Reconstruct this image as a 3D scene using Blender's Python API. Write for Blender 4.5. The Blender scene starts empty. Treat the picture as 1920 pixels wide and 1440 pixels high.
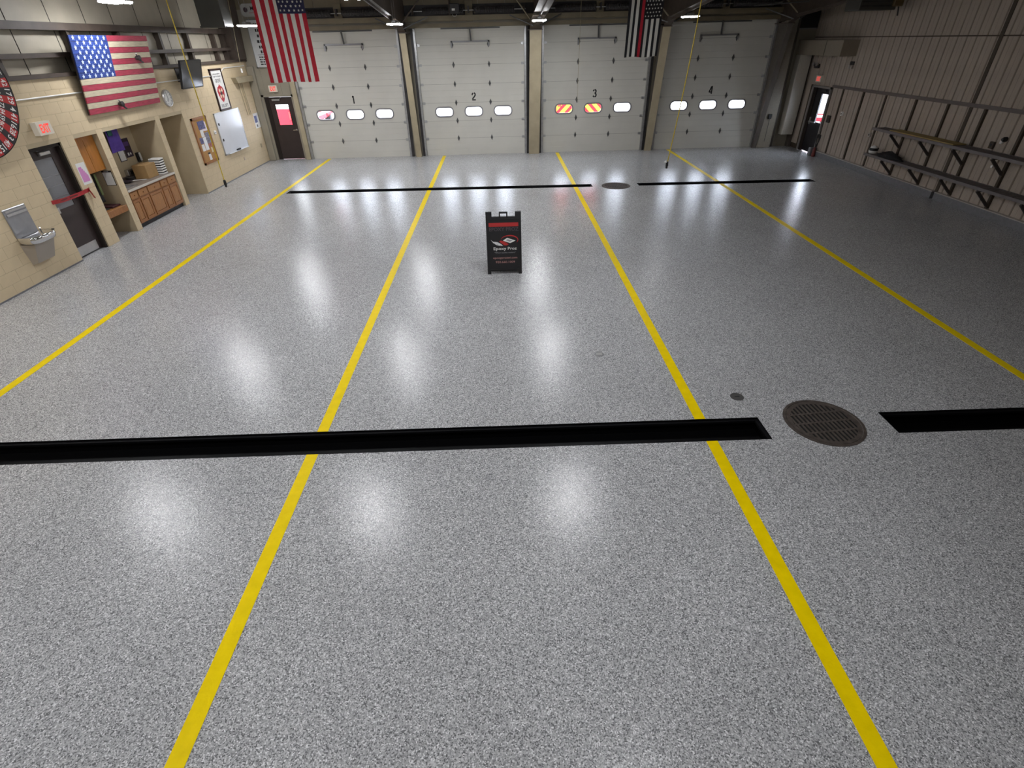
import bpy, math, random
from mathutils import Vector, Matrix

random.seed(7)
PI = math.pi
SC = bpy.context.scene
COL = SC.collection

# ------------------------------------------------------------------ camera
cam_d = bpy.data.cameras.new('camera')
cam = bpy.data.objects.new('camera', cam_d)
COL.objects.link(cam)
cam_d.sensor_width = 36.0
cam_d.sensor_fit = 'HORIZONTAL'
cam_d.lens = 964.54 * 36.0 / 1920.0
cam_d.clip_end = 300
YAW, PITCH, ROLL = 0.0117, 0.5896, -0.0260
_f = Vector((math.sin(YAW)*math.cos(PITCH), math.cos(YAW)*math.cos(PITCH), -math.sin(PITCH)))
_r = Vector((math.cos(YAW), -math.sin(YAW), 0))
_u = _r.cross(_f)
_r2 = _r*math.cos(ROLL) + _u*math.sin(ROLL)
_u2 = -_r*math.sin(ROLL) + _u*math.cos(ROLL)
M = Matrix((_r2, _u2, -_f)).transposed().to_4x4()
M.translation = Vector((0, 0, 3.68))
cam.matrix_world = M
SC.camera = cam

# ------------------------------------------------------------------ view / world
SC.view_settings.view_transform = 'Standard'
SC.view_settings.look = 'None'
SC.view_settings.gamma = 1.0
SC.view_settings.use_curve_mapping = False
SC.view_settings.exposure = 0.0
LAMP = 115.0          # emission of the high bay lenses
SKY = 20.0

world = bpy.data.worlds.new('world')
SC.world = world
world.use_nodes = True
wn = world.node_tree
wn.nodes.clear()
bg = wn.nodes.new('ShaderNodeBackground')
bg.inputs['Color'].default_value = (0.78, 0.85, 1.0, 1)     # bright overcast
bg.inputs['Strength'].default_value = SKY
wo = wn.nodes.new('ShaderNodeOutputWorld')
wn.links.new(bg.outputs[0], wo.inputs[0])

# ------------------------------------------------------------------ materials
MATS = {}


def mat(name, col, rough=0.6, metal=0.0, var=0.0, scale=20.0, bump=0.0, bscale=60.0, spec=0.5, coat=0.0, emit=0.0, ecol=None, stretch=None):
    """Principled material with optional noise variation (object coordinates) and fine bump."""
    if name in MATS:
        return MATS[name]
    m = bpy.data.materials.new(name)
    m.use_nodes = True
    nt = m.node_tree
    b = nt.nodes['Principled BSDF']
    b.inputs['Base Color'].default_value = (*col, 1)
    b.inputs['Roughness'].default_value = rough
    b.inputs['Metallic'].default_value = metal
    b.inputs['Specular IOR Level'].default_value = spec
    if coat:
        b.inputs['Coat Weight'].default_value = coat
        b.inputs['Coat Roughness'].default_value = 0.1
    if emit:
        b.inputs['Emission Color'].default_value = (*(ecol or col), 1)
        b.inputs['Emission Strength'].default_value = emit
    if var or bump:
        tc = nt.nodes.new('ShaderNodeTexCoord')
        vec = tc.outputs['Object']
        if stretch:
            mp = nt.nodes.new('ShaderNodeMapping')
            mp.inputs['Scale'].default_value = stretch
            nt.links.new(vec, mp.inputs[0])
            vec = mp.outputs[0]
    if var:
        n = nt.nodes.new('ShaderNodeTexNoise')
        n.inputs['Scale'].default_value = scale
        n.inputs['Detail'].default_value = 6
        nt.links.new(vec, n.inputs['Vector'])
        r = nt.nodes.new('ShaderNodeValToRGB')
        lo = [max(0, c*(1-var)) for c in col]
        hi = [min(1, c*(1+var)) for c in col]
        r.color_ramp.elements[0].position = 0.3
        r.color_ramp.elements[1].position = 0.7
        r.color_ramp.elements[0].color = (*lo, 1)
        r.color_ramp.elements[1].color = (*hi, 1)
        nt.links.new(n.outputs[0], r.inputs[0])
        nt.links.new(r.outputs[0], b.inputs['Base Color'])
    if bump:
        n2 = nt.nodes.new('ShaderNodeTexNoise')
        n2.inputs['Scale'].default_value = bscale
        n2.inputs['Detail'].default_value = 4
        nt.links.new(vec, n2.inputs['Vector'])
        bp = nt.nodes.new('ShaderNodeBump')
        bp.inputs['Strength'].default_value = bump
        bp.inputs['Distance'].default_value = 0.01
        nt.links.new(n2.outputs[0], bp.inputs['Height'])
        nt.links.new(bp.outputs[0], b.inputs['Normal'])
    MATS[name] = m
    return m


def floor_material():
    m = bpy.data.materials.new('flake_epoxy')
    m.use_nodes = True
    nt = m.node_tree
    b = nt.nodes['Principled BSDF']
    tc = nt.nodes.new('ShaderNodeTexCoord')
    v = nt.nodes.new('ShaderNodeTexVoronoi')
    v.inputs['Scale'].default_value = 132.0
    nt.links.new(tc.outputs['Object'], v.inputs['Vector'])
    sep = nt.nodes.new('ShaderNodeSeparateColor')
    nt.links.new(v.outputs['Color'], sep.inputs[0])
    r = nt.nodes.new('ShaderNodeValToRGB')
    r.color_ramp.interpolation = 'CONSTANT'
    els = r.color_ramp.elements
    els[0].position = 0.0
    els[0].color = (0.15, 0.15, 0.155, 1)
    els[1].position = 0.16
    els[1].color = (0.29, 0.29, 0.297, 1)
    for p, c in ((0.34, 0.385), (0.60, 0.48), (0.80, 0.60), (0.93, 0.78)):
        e = els.new(p)
        e.color = (c, c, c*1.01, 1)
    nt.links.new(sep.outputs[0], r.inputs[0])
    # broad faint mottling of the flake broadcast
    n = nt.nodes.new('ShaderNodeTexNoise')
    n.inputs['Scale'].default_value = 0.9
    n.inputs['Detail'].default_value = 5
    nt.links.new(tc.outputs['Object'], n.inputs['Vector'])
    mr = nt.nodes.new('ShaderNodeMapRange')
    mr.inputs['To Min'].default_value = 0.88
    mr.inputs['To Max'].default_value = 1.12
    nt.links.new(n.outputs[0], mr.inputs[0])
    mx = nt.nodes.new('ShaderNodeMix')
    mx.data_type = 'RGBA'
    mx.blend_type = 'MULTIPLY'
    mx.inputs[0].default_value = 1.0
    nt.links.new(r.outputs[0], mx.inputs[6])
    nt.links.new(mr.outputs[0], mx.inputs[7])
    nt.links.new(mx.outputs[2], b.inputs['Base Color'])
    b.inputs['Roughness'].default_value = 0.20
    b.inputs['Specular IOR Level'].default_value = 0.31
    # orange peel of the clear coat over the flakes
    n2 = nt.nodes.new('ShaderNodeTexNoise')
    n2.inputs['Scale'].default_value = 62
    n2.inputs['Detail'].default_value = 3
    nt.links.new(tc.outputs['Object'], n2.inputs['Vector'])
    bp = nt.nodes.new('ShaderNodeBump')
    bp.inputs['Strength'].default_value = 0.48
    bp.inputs['Distance'].default_value = 0.003
    nt.links.new(n2.outputs[0], bp.inputs['Height'])
    nt.links.new(bp.outputs[0], b.inputs['Normal'])
    return m


def glass_material(name, tint=(1, 1, 1)):
    m = bpy.data.materials.new(name)
    m.use_nodes = True
    nt = m.node_tree
    nt.nodes.clear()
    out = nt.nodes.new('ShaderNodeOutputMaterial')
    tr = nt.nodes.new('ShaderNodeBsdfTransparent')
    tr.inputs[0].default_value = (*tint, 1)
    gl = nt.nodes.new('ShaderNodeBsdfGlossy')
    gl.inputs['Roughness'].default_value = 0.03
    fr = nt.nodes.new('ShaderNodeFresnel')
    fr.inputs[0].default_value = 1.45
    mx = nt.nodes.new('ShaderNodeMixShader')
    # reflect at the outer faces only: the pane is not refracted, so its inner faces must not reflect totally
    ge = nt.nodes.new('ShaderNodeNewGeometry')
    inv = nt.nodes.new('ShaderNodeMath')
    inv.operation = 'SUBTRACT'
    inv.inputs[0].default_value = 1.0
    nt.links.new(ge.outputs['Backfacing'], inv.inputs[1])
    mul = nt.nodes.new('ShaderNodeMath')
    mul.operation = 'MULTIPLY'
    nt.links.new(fr.outputs[0], mul.inputs[0])
    nt.links.new(inv.outputs[0], mul.inputs[1])
    nt.links.new(mul.outputs[0], mx.inputs[0])
    nt.links.new(tr.outputs[0], mx.inputs[1])
    nt.links.new(gl.outputs[0], mx.inputs[2])
    nt.links.new(mx.outputs[0], out.inputs[0])
    return m


M_FLOOR = floor_material()
M_GLASS = glass_material('clear_glass')
M_YELLOW = mat('yellow_line', (0.90, 0.66, 0.0), 0.35, var=0.06, scale=9, bump=0.3, bscale=50, spec=0.12)
M_TRENCH = mat('black_trench', (0.002, 0.002, 0.0025), 0.5, bump=0.2, bscale=15, spec=0.15)
M_TRENCHLIP = mat('black_lip', (0.004, 0.004, 0.005), 0.6, bump=0.15, bscale=8, spec=0.12)
M_BLOCK = mat('tan_block', (0.62, 0.50, 0.325), 0.75, var=0.025, scale=9, bump=0.2, bscale=90)
M_MORTAR = mat('tan_mortar', (0.56, 0.46, 0.31), 0.85, var=0.06, scale=12, bump=0.3)
M_TANPLAIN = mat('tan_paint', (0.48, 0.39, 0.255), 0.75, var=0.06, scale=3, bump=0.2)
M_STEELBROWN = mat('brown_primer_steel', (0.065, 0.047, 0.036), 0.55, var=0.25, scale=4)
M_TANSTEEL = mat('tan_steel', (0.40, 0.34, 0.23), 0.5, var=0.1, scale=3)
M_TANSHADE = mat('tan_steel_dimmed', (0.20, 0.165, 0.105), 0.55, var=0.12, scale=3)  # tan steel with the dimness above the lamps put into its colour
M_DARKSTEEL = mat('dark_steel', (0.028, 0.025, 0.026), 0.5, var=0.3, scale=6)
M_VINYL = mat('white_vinyl', (0.44, 0.395, 0.31), 0.5, var=0.06, scale=3, bump=0.5, bscale=6)
M_SEAM = mat('dark_seam', (0.05, 0.045, 0.04), 0.8)
M_RIBWALL = mat('liner_panel', (0.41, 0.345, 0.285), 0.6, var=0.08, scale=2)
M_RIBBACK = mat('liner_groove', (0.06, 0.045, 0.03), 0.7)
M_BACKWALL = mat('back_liner', (0.30, 0.27, 0.21), 0.55, var=0.08, scale=2)
M_BACKDARK = mat('back_dark', (0.10, 0.085, 0.07), 0.6, var=0.15, scale=3)
M_DOOR = mat('garage_door_panel', (0.60, 0.585, 0.53), 0.6, var=0.035, scale=1.5, bump=0.12, bscale=120, spec=0.25)
M_BLACK = mat('black_paint', (0.008, 0.008, 0.009), 0.5)
M_HINGE = mat('galvanised_dark', (0.10, 0.10, 0.10), 0.45, metal=0.4)
M_GALV = mat('galvanised', (0.42, 0.42, 0.42), 0.4, metal=0.8, var=0.15, scale=12)
M_CHROME = mat('chrome', (0.75, 0.75, 0.76), 0.12, metal=1.0)
M_STAINLESS = mat('stainless', (0.55, 0.54, 0.53), 0.28, metal=0.9, var=0.05, scale=30)
M_GREYSTEEL = mat('grey_steel_panel', (0.30, 0.30, 0.31), 0.35, metal=0.5, var=0.06, scale=8)
M_BROWNDOOR = mat('dark_brown_door', (0.035, 0.022, 0.02), 0.45, var=0.1, scale=5)
M_DARKFRAME = mat('bronze_frame', (0.022, 0.016, 0.013), 0.6, spec=0.25)
M_WHITE = mat('white_plastic', (0.78, 0.77, 0.74), 0.45)
M_WHITEBOARD = mat('whiteboard_face', (0.66, 0.68, 0.72), 0.25, var=0.03, scale=2)
M_RED = mat('flag_red', (0.42, 0.012, 0.028), 0.8, var=0.12, scale=14)
M_CREAM = mat('flag_cream', (0.62, 0.57, 0.47), 0.8, var=0.08, scale=14)
M_FLAGWHITE = mat('flag_white', (0.66, 0.65, 0.60), 0.8, var=0.04, scale=10)
M_NAVY = mat('flag_navy', (0.018, 0.018, 0.06), 0.8, var=0.15, scale=14)
M_FBLACK = mat('flag_black', (0.008, 0.007, 0.010), 0.8)
M_WOODRED = mat('plank_red', (0.40, 0.04, 0.075), 0.55, var=0.22, scale=6, stretch=(1, 1, 8), bump=0.3)
M_WOODCREAM = mat('plank_cream', (0.56, 0.49, 0.35), 0.6, var=0.14, scale=6, stretch=(1, 1, 8), bump=0.3)
M_WOODBLUE = mat('plank_blue', (0.02, 0.05, 0.24), 0.5, var=0.3, scale=6, stretch=(1, 1, 8), bump=0.3)
M_STARBLUE = mat('star_pale', (0.62, 0.70, 0.85), 0.5)
M_OAK = mat('honey_oak', (0.30, 0.125, 0.04), 0.4, var=0.22, scale=7, stretch=(1, 6, 1))
M_OAKLIGHT = mat('honey_oak_panel', (0.36, 0.165, 0.055), 0.4, var=0.2, scale=7, stretch=(1, 6, 1))
M_ORANGEWOOD = mat('orange_veneer', (0.36, 0.135, 0.018), 0.45, var=0.2, scale=3, stretch=(1, 4, 1))
M_CORK = mat('cork', (0.42, 0.22, 0.07), 0.85, var=0.15, scale=60)
M_COUNTER = mat('counter_laminate', (0.22, 0.185, 0.16), 0.35, var=0.35, scale=55)
M_CARD = mat('cardboard', (0.36, 0.22, 0.09), 0.8, var=0.08, scale=8)
M_PAPER = mat('paper', (0.75, 0.74, 0.72), 0.8)
M_PURPLE = mat('purple_cloth', (0.13, 0.07, 0.42), 0.8, var=0.12, scale=14)
M_GREEN = mat('green_cloth', (0.03, 0.13, 0.13), 0.8)
M_TAPE = mat('red_tape', (0.38, 0.015, 0.02), 0.4, var=0.2, scale=20)
M_PINK = mat('pink_print', (0.62, 0.25, 0.52), 0.7)
M_REDLIT = mat('lit_red', (0.6, 0.02, 0.02), 0.5, emit=0.8, ecol=(1.0, 0.10, 0.075), spec=0.1)
M_CORDY = mat('yellow_rope', (0.62, 0.45, 0.03), 0.5, var=0.25, scale=60)
M_CORDG = mat('grey_rope', (0.35, 0.30, 0.18), 0.6, var=0.2, scale=60)
M_RUBBER = mat('black_rubber', (0.01, 0.01, 0.01), 0.5)
M_SCREEN = mat('tv_screen', (0.012, 0.012, 0.014), 0.12, spec=0.6)
M_CURB = mat('curb_epoxy', (0.17, 0.17, 0.18), 0.45, var=0.15, scale=14)
M_CURBCAP = mat('curb_cap', (0.42, 0.38, 0.34), 0.5)
M_GRATE = mat('cast_iron_rusty', (0.085, 0.068, 0.058), 0.6, metal=0.25, var=0.35, scale=14, bump=0.3)
M_SHELFSTEEL = mat('shelf_steel', (0.17, 0.15, 0.15), 0.5, metal=0.3, var=0.12, scale=6)
M_PLANKTAN = mat('tan_board', (0.34, 0.25, 0.09), 0.7, var=0.12, scale=5, stretch=(1, .3, 1))
M_CEIL = mat('ceiling_insulation', (0.30, 0.28, 0.24), 0.7, var=0.08, scale=2)
M_ASPHALT = mat('pale_concrete', (0.45, 0.45, 0.45), 0.9, var=0.2, scale=12)
M_TRUCKRED = mat('truck_red', (0.62, 0.015, 0.022), 0.5, spec=0.08, var=0.03)
M_CHEVY = mat('chevron_yellow', (0.75, 0.62, 0.03), 0.5, spec=0.08)
M_TIRE = mat('tire', (0.02, 0.02, 0.02), 0.8)
M_HUB = mat('wheel_hub', (0.55, 0.55, 0.55), 0.3, metal=0.7)
M_DARKGLASS = mat('dark_glass', (0.02, 0.025, 0.03), 0.08)
M_CLOTH = mat('black_cloth', (0.012, 0.012, 0.013), 0.9, bump=0.5, bscale=20)
M_OLIVE = mat('olive_cloth', (0.10, 0.12, 0.04), 0.9)
M_HEATER = mat('heater_grey', (0.085, 0.085, 0.075), 0.45, var=0.06, scale=3)
M_SIGNBLK = mat('sign_black', (0.012, 0.012, 0.014), 0.4)
M_SIGNRED = mat('sign_red', (0.42, 0.022, 0.022), 0.5)
M_SIGNDIM = mat('sign_dim_letters', (0.075, 0.06, 0.07), 0.5)
M_SIGNPINK = mat('sign_faded_red', (0.42, 0.22, 0.20), 0.5)
M_WHEELRED = mat('wheel_red', (0.42, 0.012, 0.012), 0.45)
M_WHEELBLK = mat('wheel_black', (0.012, 0.011, 0.012), 0.45)
M_LENSDIM = mat('lamp_lens_dim', (0.9, 0.9, 0.9), 0.4, emit=LAMP*0.14, ecol=(0.97, 0.97, 1.0))
M_LENS = mat('lamp_lens', (0.9, 0.9, 0.9), 0.4, emit=LAMP, ecol=(0.95, 0.965, 1.0))

# ------------------------------------------------------------------ mesh helpers
WM = {}      # world matrices of the empties that parent parts


def parent_inv(p):
    return WM.get(p.name, Matrix.Identity(4)).inverted() if p is not None else Matrix.Identity(4)


def mesh_obj(name, verts, faces, mats, parent=None, midx=None, smooth=False):
    """Verts are in world space; the mesh lands local to its parent."""
    me = bpy.data.meshes.new(name)
    inv = parent_inv(parent)
    vs = [inv @ Vector(v) for v in verts]
    org = Vector((0, 0, 0))
    if parent is None:
        org = Vector(((min(v.x for v in vs)+max(v.x for v in vs))/2, (min(v.y for v in vs)+max(v.y for v in vs))/2, min(v.z for v in vs)))
        vs = [v-org for v in vs]
    me.from_pydata([tuple(v) for v in vs], [], faces)
    if not isinstance(mats, (list, tuple)):
        mats = [mats]
    for m in mats:
        me.materials.append(m)
    if midx:
        me.polygons.foreach_set('material_index', midx)
    if smooth:
        me.polygons.foreach_set('use_smooth', [True]*len(me.polygons))
    me.update()
    o = bpy.data.objects.new(name, me)
    COL.objects.link(o)
    if parent is not None:
        o.parent = parent
        WM[o.name] = WM.get(parent.name, Matrix.Identity(4)).copy()
    else:
        o.location = org
        WM[o.name] = Matrix.Translation(org)
    return o


class MB:
    def __init__(s):
        s.v = []
        s.f = []
        s.mi = []
        s.cur = 0

    def face(s, idx):
        s.f.append(tuple(idx))
        s.mi.append(s.cur)

    def hexa(s, c):
        """c: 8 corners, bottom ring 0-3 (ccw from above), top ring 4-7."""
        n = len(s.v)
        s.v += [tuple(p) for p in c]
        for q in ((3, 2, 1, 0), (4, 5, 6, 7), (0, 1, 5, 4), (1, 2, 6, 5), (2, 3, 7, 6), (3, 0, 4, 7)):
            s.face([n+i for i in q])
        return s

    def box(s, x0, x1, y0, y1, z0, z1):
        x0, x1 = min(x0, x1), max(x0, x1)
        y0, y1 = min(y0, y1), max(y0, y1)
        z0, z1 = min(z0, z1), max(z0, z1)
        return s.hexa([(x0, y0, z0), (x1, y0, z0), (x1, y1, z0), (x0, y1, z0), (x0, y0, z1), (x1, y0, z1), (x1, y1, z1), (x0, y1, z1)])

    def bbox(s, x0, x1, y0, y1, z0, z1, b=0.01):
        """box with chamfered edges, as three nested rings"""
        n = len(s.v)
        for z, d in ((z0, b), (z0+b, 0), (z1-b, 0), (z1, b)):
            ring = [(x0+b, y0+d), (x1-b, y0+d), (x1-d, y0+b), (x1-d, y1-b), (x1-b, y1-d), (x0+b, y1-d), (x0+d, y1-b), (x0+d, y0+b)]
            s.v += [(x, y, z) for x, y in ring]
        for k in range(3):
            for i in range(8):
                j = (i+1) % 8
                s.face([n+8*k+i, n+8*k+j, n+8*k+8+j, n+8*k+8+i])
        s.face([n+i for i in range(7, -1, -1)])
        s.face([n+24+i for i in range(8)])
        return s

    def prism(s, poly, o, u, w, t):
        """poly: 2D outline (ccw seen against the extrusion direction t), o origin, u/w axes, t extrusion vector."""
        o, u, w, t = Vector(o), Vector(u), Vector(w), Vector(t)
        n = len(s.v)
        k = len(poly)
        a = [o+u*x+w*y for x, y in poly]
        s.v += [tuple(p) for p in a]+[tuple(p+t) for p in a]
        s.face([n+i for i in range(k-1, -1, -1)])
        s.face([n+k+i for i in range(k)])
        for i in range(k):
            j = (i+1) % k
            s.face([n+i, n+j, n+k+j, n+k+i])
        return s

    def bar(s, p0, p1, w, h, up=(0, 0, 1)):
        p0, p1, up = Vector(p0), Vector(p1), Vector(up)
        d = (p1-p0).normalized()
        sd = d.cross(up)
        if sd.length < 1e-4:
            sd = d.cross(Vector((1, 0, 0)))
        sd.normalize()
        up = sd.cross(d)
        a = sd*(w/2)
        b = up*(h/2)
        c = [p0-a-b, p0+a-b, p1+a-b, p1-a-b, p0-a+b, p0+a+b, p1+a+b, p1-a+b]
        return s.hexa(c)

    def tube(s, pts, r, n=8, cap=True):
        pts = [Vector(p) for p in pts]
        base = len(s.v)
        prev = None
        for i, p in enumerate(pts):
            if i == 0:
                d = pts[1]-p
            elif i == len(pts)-1:
                d = p-pts[i-1]
            else:
                d = pts[i+1]-pts[i-1]
            d.normalize()
            if prev is None:
                a = d.cross(Vector((0, 0, 1)))
                if a.length < 1e-3:
                    a = d.cross(Vector((1, 0, 0)))
            else:
                a = prev-d*prev.dot(d)
            a.normalize()
            prev = a
            b = d.cross(a)
            rr = r[i] if isinstance(r, (list, tuple)) else r
            for k in range(n):
                t = 2*PI*k/n
                s.v.append(tuple(p+a*(rr*math.cos(t))+b*(rr*math.sin(t))))
        for i in range(len(pts)-1):
            for k in range(n):
                l = (k+1) % n
                s.face([base+i*n+k, base+i*n+l, base+(i+1)*n+l, base+(i+1)*n+k])
        if cap:
            s.face([base+k for k in range(n-1, -1, -1)])
            e = base+(len(pts)-1)*n
            s.face([e+k for k in range(n)])
        return s

    def lathe(s, prof, c, n=24, axis='z', cap=True):
        """prof: (r, h) list, c: base centre. axis z, x or y."""
        c = Vector(c)
        base = len(s.v)
        for r, h in prof:
            for k in range(n):
                t = 2*PI*k/n
                a, b = r*math.cos(t), r*math.sin(t)
                if axis == 'z':
                    p = (a, b, h)
                elif axis == 'x':
                    p = (h, a, b)
                else:
                    p = (b, h, a)
                s.v.append(tuple(c+Vector(p)))
        for i in range(len(prof)-1):
            for k in range(n):
                l = (k+1) % n
                s.face([base+i*n+k, base+i*n+l, base+(i+1)*n+l, base+(i+1)*n+k])
        if cap:
            s.face([base+k for k in range(n-1, -1, -1)])
            e = base+(len(prof)-1)*n
            s.face([e+k for k in range(n)])
        return s

    def build(s, name, m, parent=None, smooth=False):
        return mesh_obj(name, s.v, s.f, m, parent, s.mi if isinstance(m, (list, tuple)) and len(m) > 1 else None, smooth)


def thing(name, label, cat, loc, group=None, kind=None):
    o = bpy.data.objects.new(name, None)
    o.empty_display_size = 0.2
    COL.objects.link(o)
    o.location = loc
    WM[o.name] = Matrix.Translation(Vector(loc))
    if label:
        o['label'] = label
    if cat:
        o['category'] = cat
    if group:
        o['group'] = group
    if kind:
        o['kind'] = kind
    return o


def tag(o, label, cat, group=None):
    o['label'] = label
    o['category'] = cat
    if group:
        o['group'] = group
    return o


def struct(o):
    o['kind'] = 'structure'
    return o


def box(name, x0, x1, y0, y1, z0, z1, m, parent=None):
    return MB().box(x0, x1, y0, y1, z0, z1).build(name, m, parent)


def copy_tree(o, parent=None):
    c = o.copy()
    COL.objects.link(c)
    if parent is not None:
        c.parent = parent
    WM[c.name] = WM.get(o.name, Matrix.Identity(4)).copy()
    for ch in list(o.children):
        copy_tree(ch, c)
    return c


def dup(o, delta, label=None, group=None):
    c = copy_tree(o)
    c.location = Vector(o.location)+Vector(delta)
    WM[c.name] = Matrix.Translation(c.location)
    if label:
        c['label'] = label
    if group:
        c['group'] = group
    return c


AX = {'left': ((0, 1, 0), (0, 0, 1)), 'back': ((1, 0, 0), (0, 0, 1)), 'right': ((0, -1, 0), (0, 0, 1))}


def text(name, body, h, m, o, xd, yd, parent, align='CENTER', bold=0.0, lift=0.0015, width=None, shear=0.0):
    """Flat printed lettering, cap height about h, baseline at o."""
    cu = bpy.data.curves.new(name, 'FONT')
    cu.body = body
    cu.size = h/0.69
    cu.align_x = align
    cu.offset = bold*h
    cu.resolution_u = 2
    cu.shear = shear
    tmp = bpy.data.objects.new(name, cu)
    COL.objects.link(tmp)
    bpy.context.view_layer.update()
    me = bpy.data.meshes.new_from_object(tmp)
    vs = [v.co.copy() for v in me.vertices]
    fs = [tuple(p.vertices) for p in me.polygons]
    bpy.data.objects.remove(tmp)
    bpy.data.meshes.remove(me)
    bpy.data.curves.remove(cu)
    if not vs:
        return None
    sx = 1.0
    if width:
        w = max(v.x for v in vs)-min(v.x for v in vs)
        sx = width/w
    o, xd, yd = Vector(o), Vector(xd).normalized(), Vector(yd).normalized()
    nn = xd.cross(yd)
    out = [o+xd*(v.x*sx)+yd*v.y+nn*lift for v in vs]
    if parent == 'raw':
        return out, fs
    return mesh_obj(name, out, fs, m, parent)


# ================================================================== SETTING
XL, XR, YB, YN = -8.86, 11.28, 21.68, -4.0
ZC = 3.25          # top of the block wall
CEIL = lambda y: 5.30+0.06*(YB-y)

# ---- floor with the trench pits left open
NT = [(-8.3, 2.875, 4.255, 4.645), (4.285, 10.9, 4.285, 4.665)]                  # near trench: x0 x1 y0 y1
FT_Y = lambda x: 16.25-0.0245*(x+4.8)                                              # far trench centre line, set a touch askew
FT = [(-6.42, 2.74), (4.11, 9.33)]
FW = 0.165


def floor_mesh():
    b = MB()
    X0, X1, Y0, Y1 = -9.9, XR+0.1, YN, YB+0.25

    def q(p):
        n = len(b.v)
        b.v += [(x, y, 0) for x, y in p]
        b.face(range(n, n+len(p)))
    q([(X0, Y0), (X1, Y0), (X1, 4.255), (X0, 4.255)])
    # near band
    q([(X0, 4.255), (-8.3, 4.255), (-8.3, 4.665), (X0, 4.665)])
    q([(-8.3, 4.645), (2.875, 4.645), (2.875, 4.665), (-8.3, 4.665)])
    q([(2.875, 4.255), (4.285, 4.255), (4.285, 4.665), (2.875, 4.665)])
    q([(4.285, 4.255), (10.9, 4.255), (10.9, 4.285), (4.285, 4.285)])
    q([(10.9, 4.255), (X1, 4.255), (X1, 4.665), (10.9, 4.665)])
    # to the far trench
    xs = [X0, FT[0][0], FT[0][1], FT[1][0], FT[1][1], X1]
    lo = lambda x: (x, FT_Y(x)-FW)
    hi = lambda x: (x, FT_Y(x)+FW)
    for a, c in zip(xs, xs[1:]):
        q([(a, 4.665), (c, 4.665), lo(c), lo(a)])
        q([hi(a), hi(c), (c, Y1), (a, Y1)])
    for a, c in ((xs[0], xs[1]), (xs[2], xs[3]), (xs[4], xs[5])):
        q([lo(a), lo(c), hi(c), hi(a)])
    return b


fl = floor_mesh()
f_o = mesh_obj('floor', fl.v, fl.f, M_FLOOR)
struct(f_o)


def trench(p, label):
    """p: four floor corners ccw from near-left; a recessed black channel with an inner ledge."""
    c = Vector((sum(a for a, _ in p)/4, sum(b for _, b in p)/4, -0.2))
    t = thing('floor_trench', label, 'trench drain', c, 'open black trench drains in the floor')
    D = 0.17
    b = MB()
    n = len(b.v)
    b.v += [(x, y, 0) for x, y in p]+[(x, y, -D) for x, y in p]
    for i in range(4):
        j = (i+1) % 4
        b.face([n+j, n+i, n+4+i, n+4+j])
    b.face([n+4, n+5, n+6, n+7])
    b.build('channel', M_TRENCH, t)
    (x0, y0), (x1, y1), (x2, y2), (x3, y3) = p
    e = 0.035
    for nm, q in (('ledge', [(x0, y0), (x1, y1), (x1, y1+e), (x0, y0+e)]), ('ledge', [(x3, y3-e), (x2, y2-e), (x2, y2), (x3, y3)]),
                  ('end_ledge', [(x0, y0+e), (x0+e, y0+e), (x3+e, y3-e), (x3, y3-e)]), ('end_ledge', [(x1-e, y1+e), (x1, y1+e), (x2, y2-e), (x2-e, y2-e)])):
        MB().hexa([(x, y, -0.05) for x, y in q]+[(x, y, -0.022) for x, y in q]).build(nm, M_TRENCHLIP, t)
    return t


trench([(NT[0][0], NT[0][2]), (NT[0][1], NT[0][2]), (NT[0][1], NT[0][3]), (NT[0][0], NT[0][3])], 'long black trench drain nearest the viewer, crossing two yellow lines')
trench([(NT[1][0], NT[1][2]), (NT[1][1], NT[1][2]), (NT[1][1], NT[1][3]), (NT[1][0], NT[1][3])], 'black trench drain beyond the large near manhole grate, ending at the dim wall')
for (a, c), lb in zip(FT, ('thin long black trench drain in front of garage doors 1 to 3', 'short black trench drain in front of garage door 4')):
    trench([(a, FT_Y(a)-FW), (c, FT_Y(c)-FW), (c, FT_Y(c)+FW), (a, FT_Y(a)+FW)], lb)

# ---- yellow lane lines, broken where they meet a trench
LX = [(-6.60, -6.56), (-2.125, -2.13), (2.205, 2.23), (6.52, 6.54)]
LBL = ['yellow floor line running past the kitchen side wall, outermost on the block wall side',
       'yellow floor line passing beside the sign, on its block wall side',
       'yellow floor line passing beside the sign, on its ribbed wall side',
       'yellow floor line nearest the ribbed wall and its shelves']
for k, (xa, xb) in enumerate(LX):
    cuts = [(-1.0, 4.255), (4.645 if k < 3 else 4.665, None), (None, 21.5)]
    yf = FT_Y((xa+xb)/2)
    segs = [(-1.0, 4.255 if k < 3 else 4.285), (4.645 if k < 3 else 4.665, yf-FW), (yf+FW, 21.55)]
    if k == 0:
        segs = [(-1.0, 4.255), (4.645, 21.55)]
    b = MB()
    w = 0.062
    for y0, y1 in segs:
        X = lambda y: xa+(xb-xa)*(y/21.5)
        b.hexa([(X(y0)-w, y0, 0.0005), (X(y0)+w, y0, 0.0005), (X(y1)+w, y1, 0.0005), (X(y1)-w, y1, 0.0005),
                (X(y0)-w, y0, 0.003), (X(y0)+w, y0, 0.003), (X(y1)+w, y1, 0.003), (X(y1)-w, y1, 0.003)])
    tag(b.build('floor_line', M_YELLOW), LBL[k], 'floor line', 'yellow lane lines on the floor')

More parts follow.
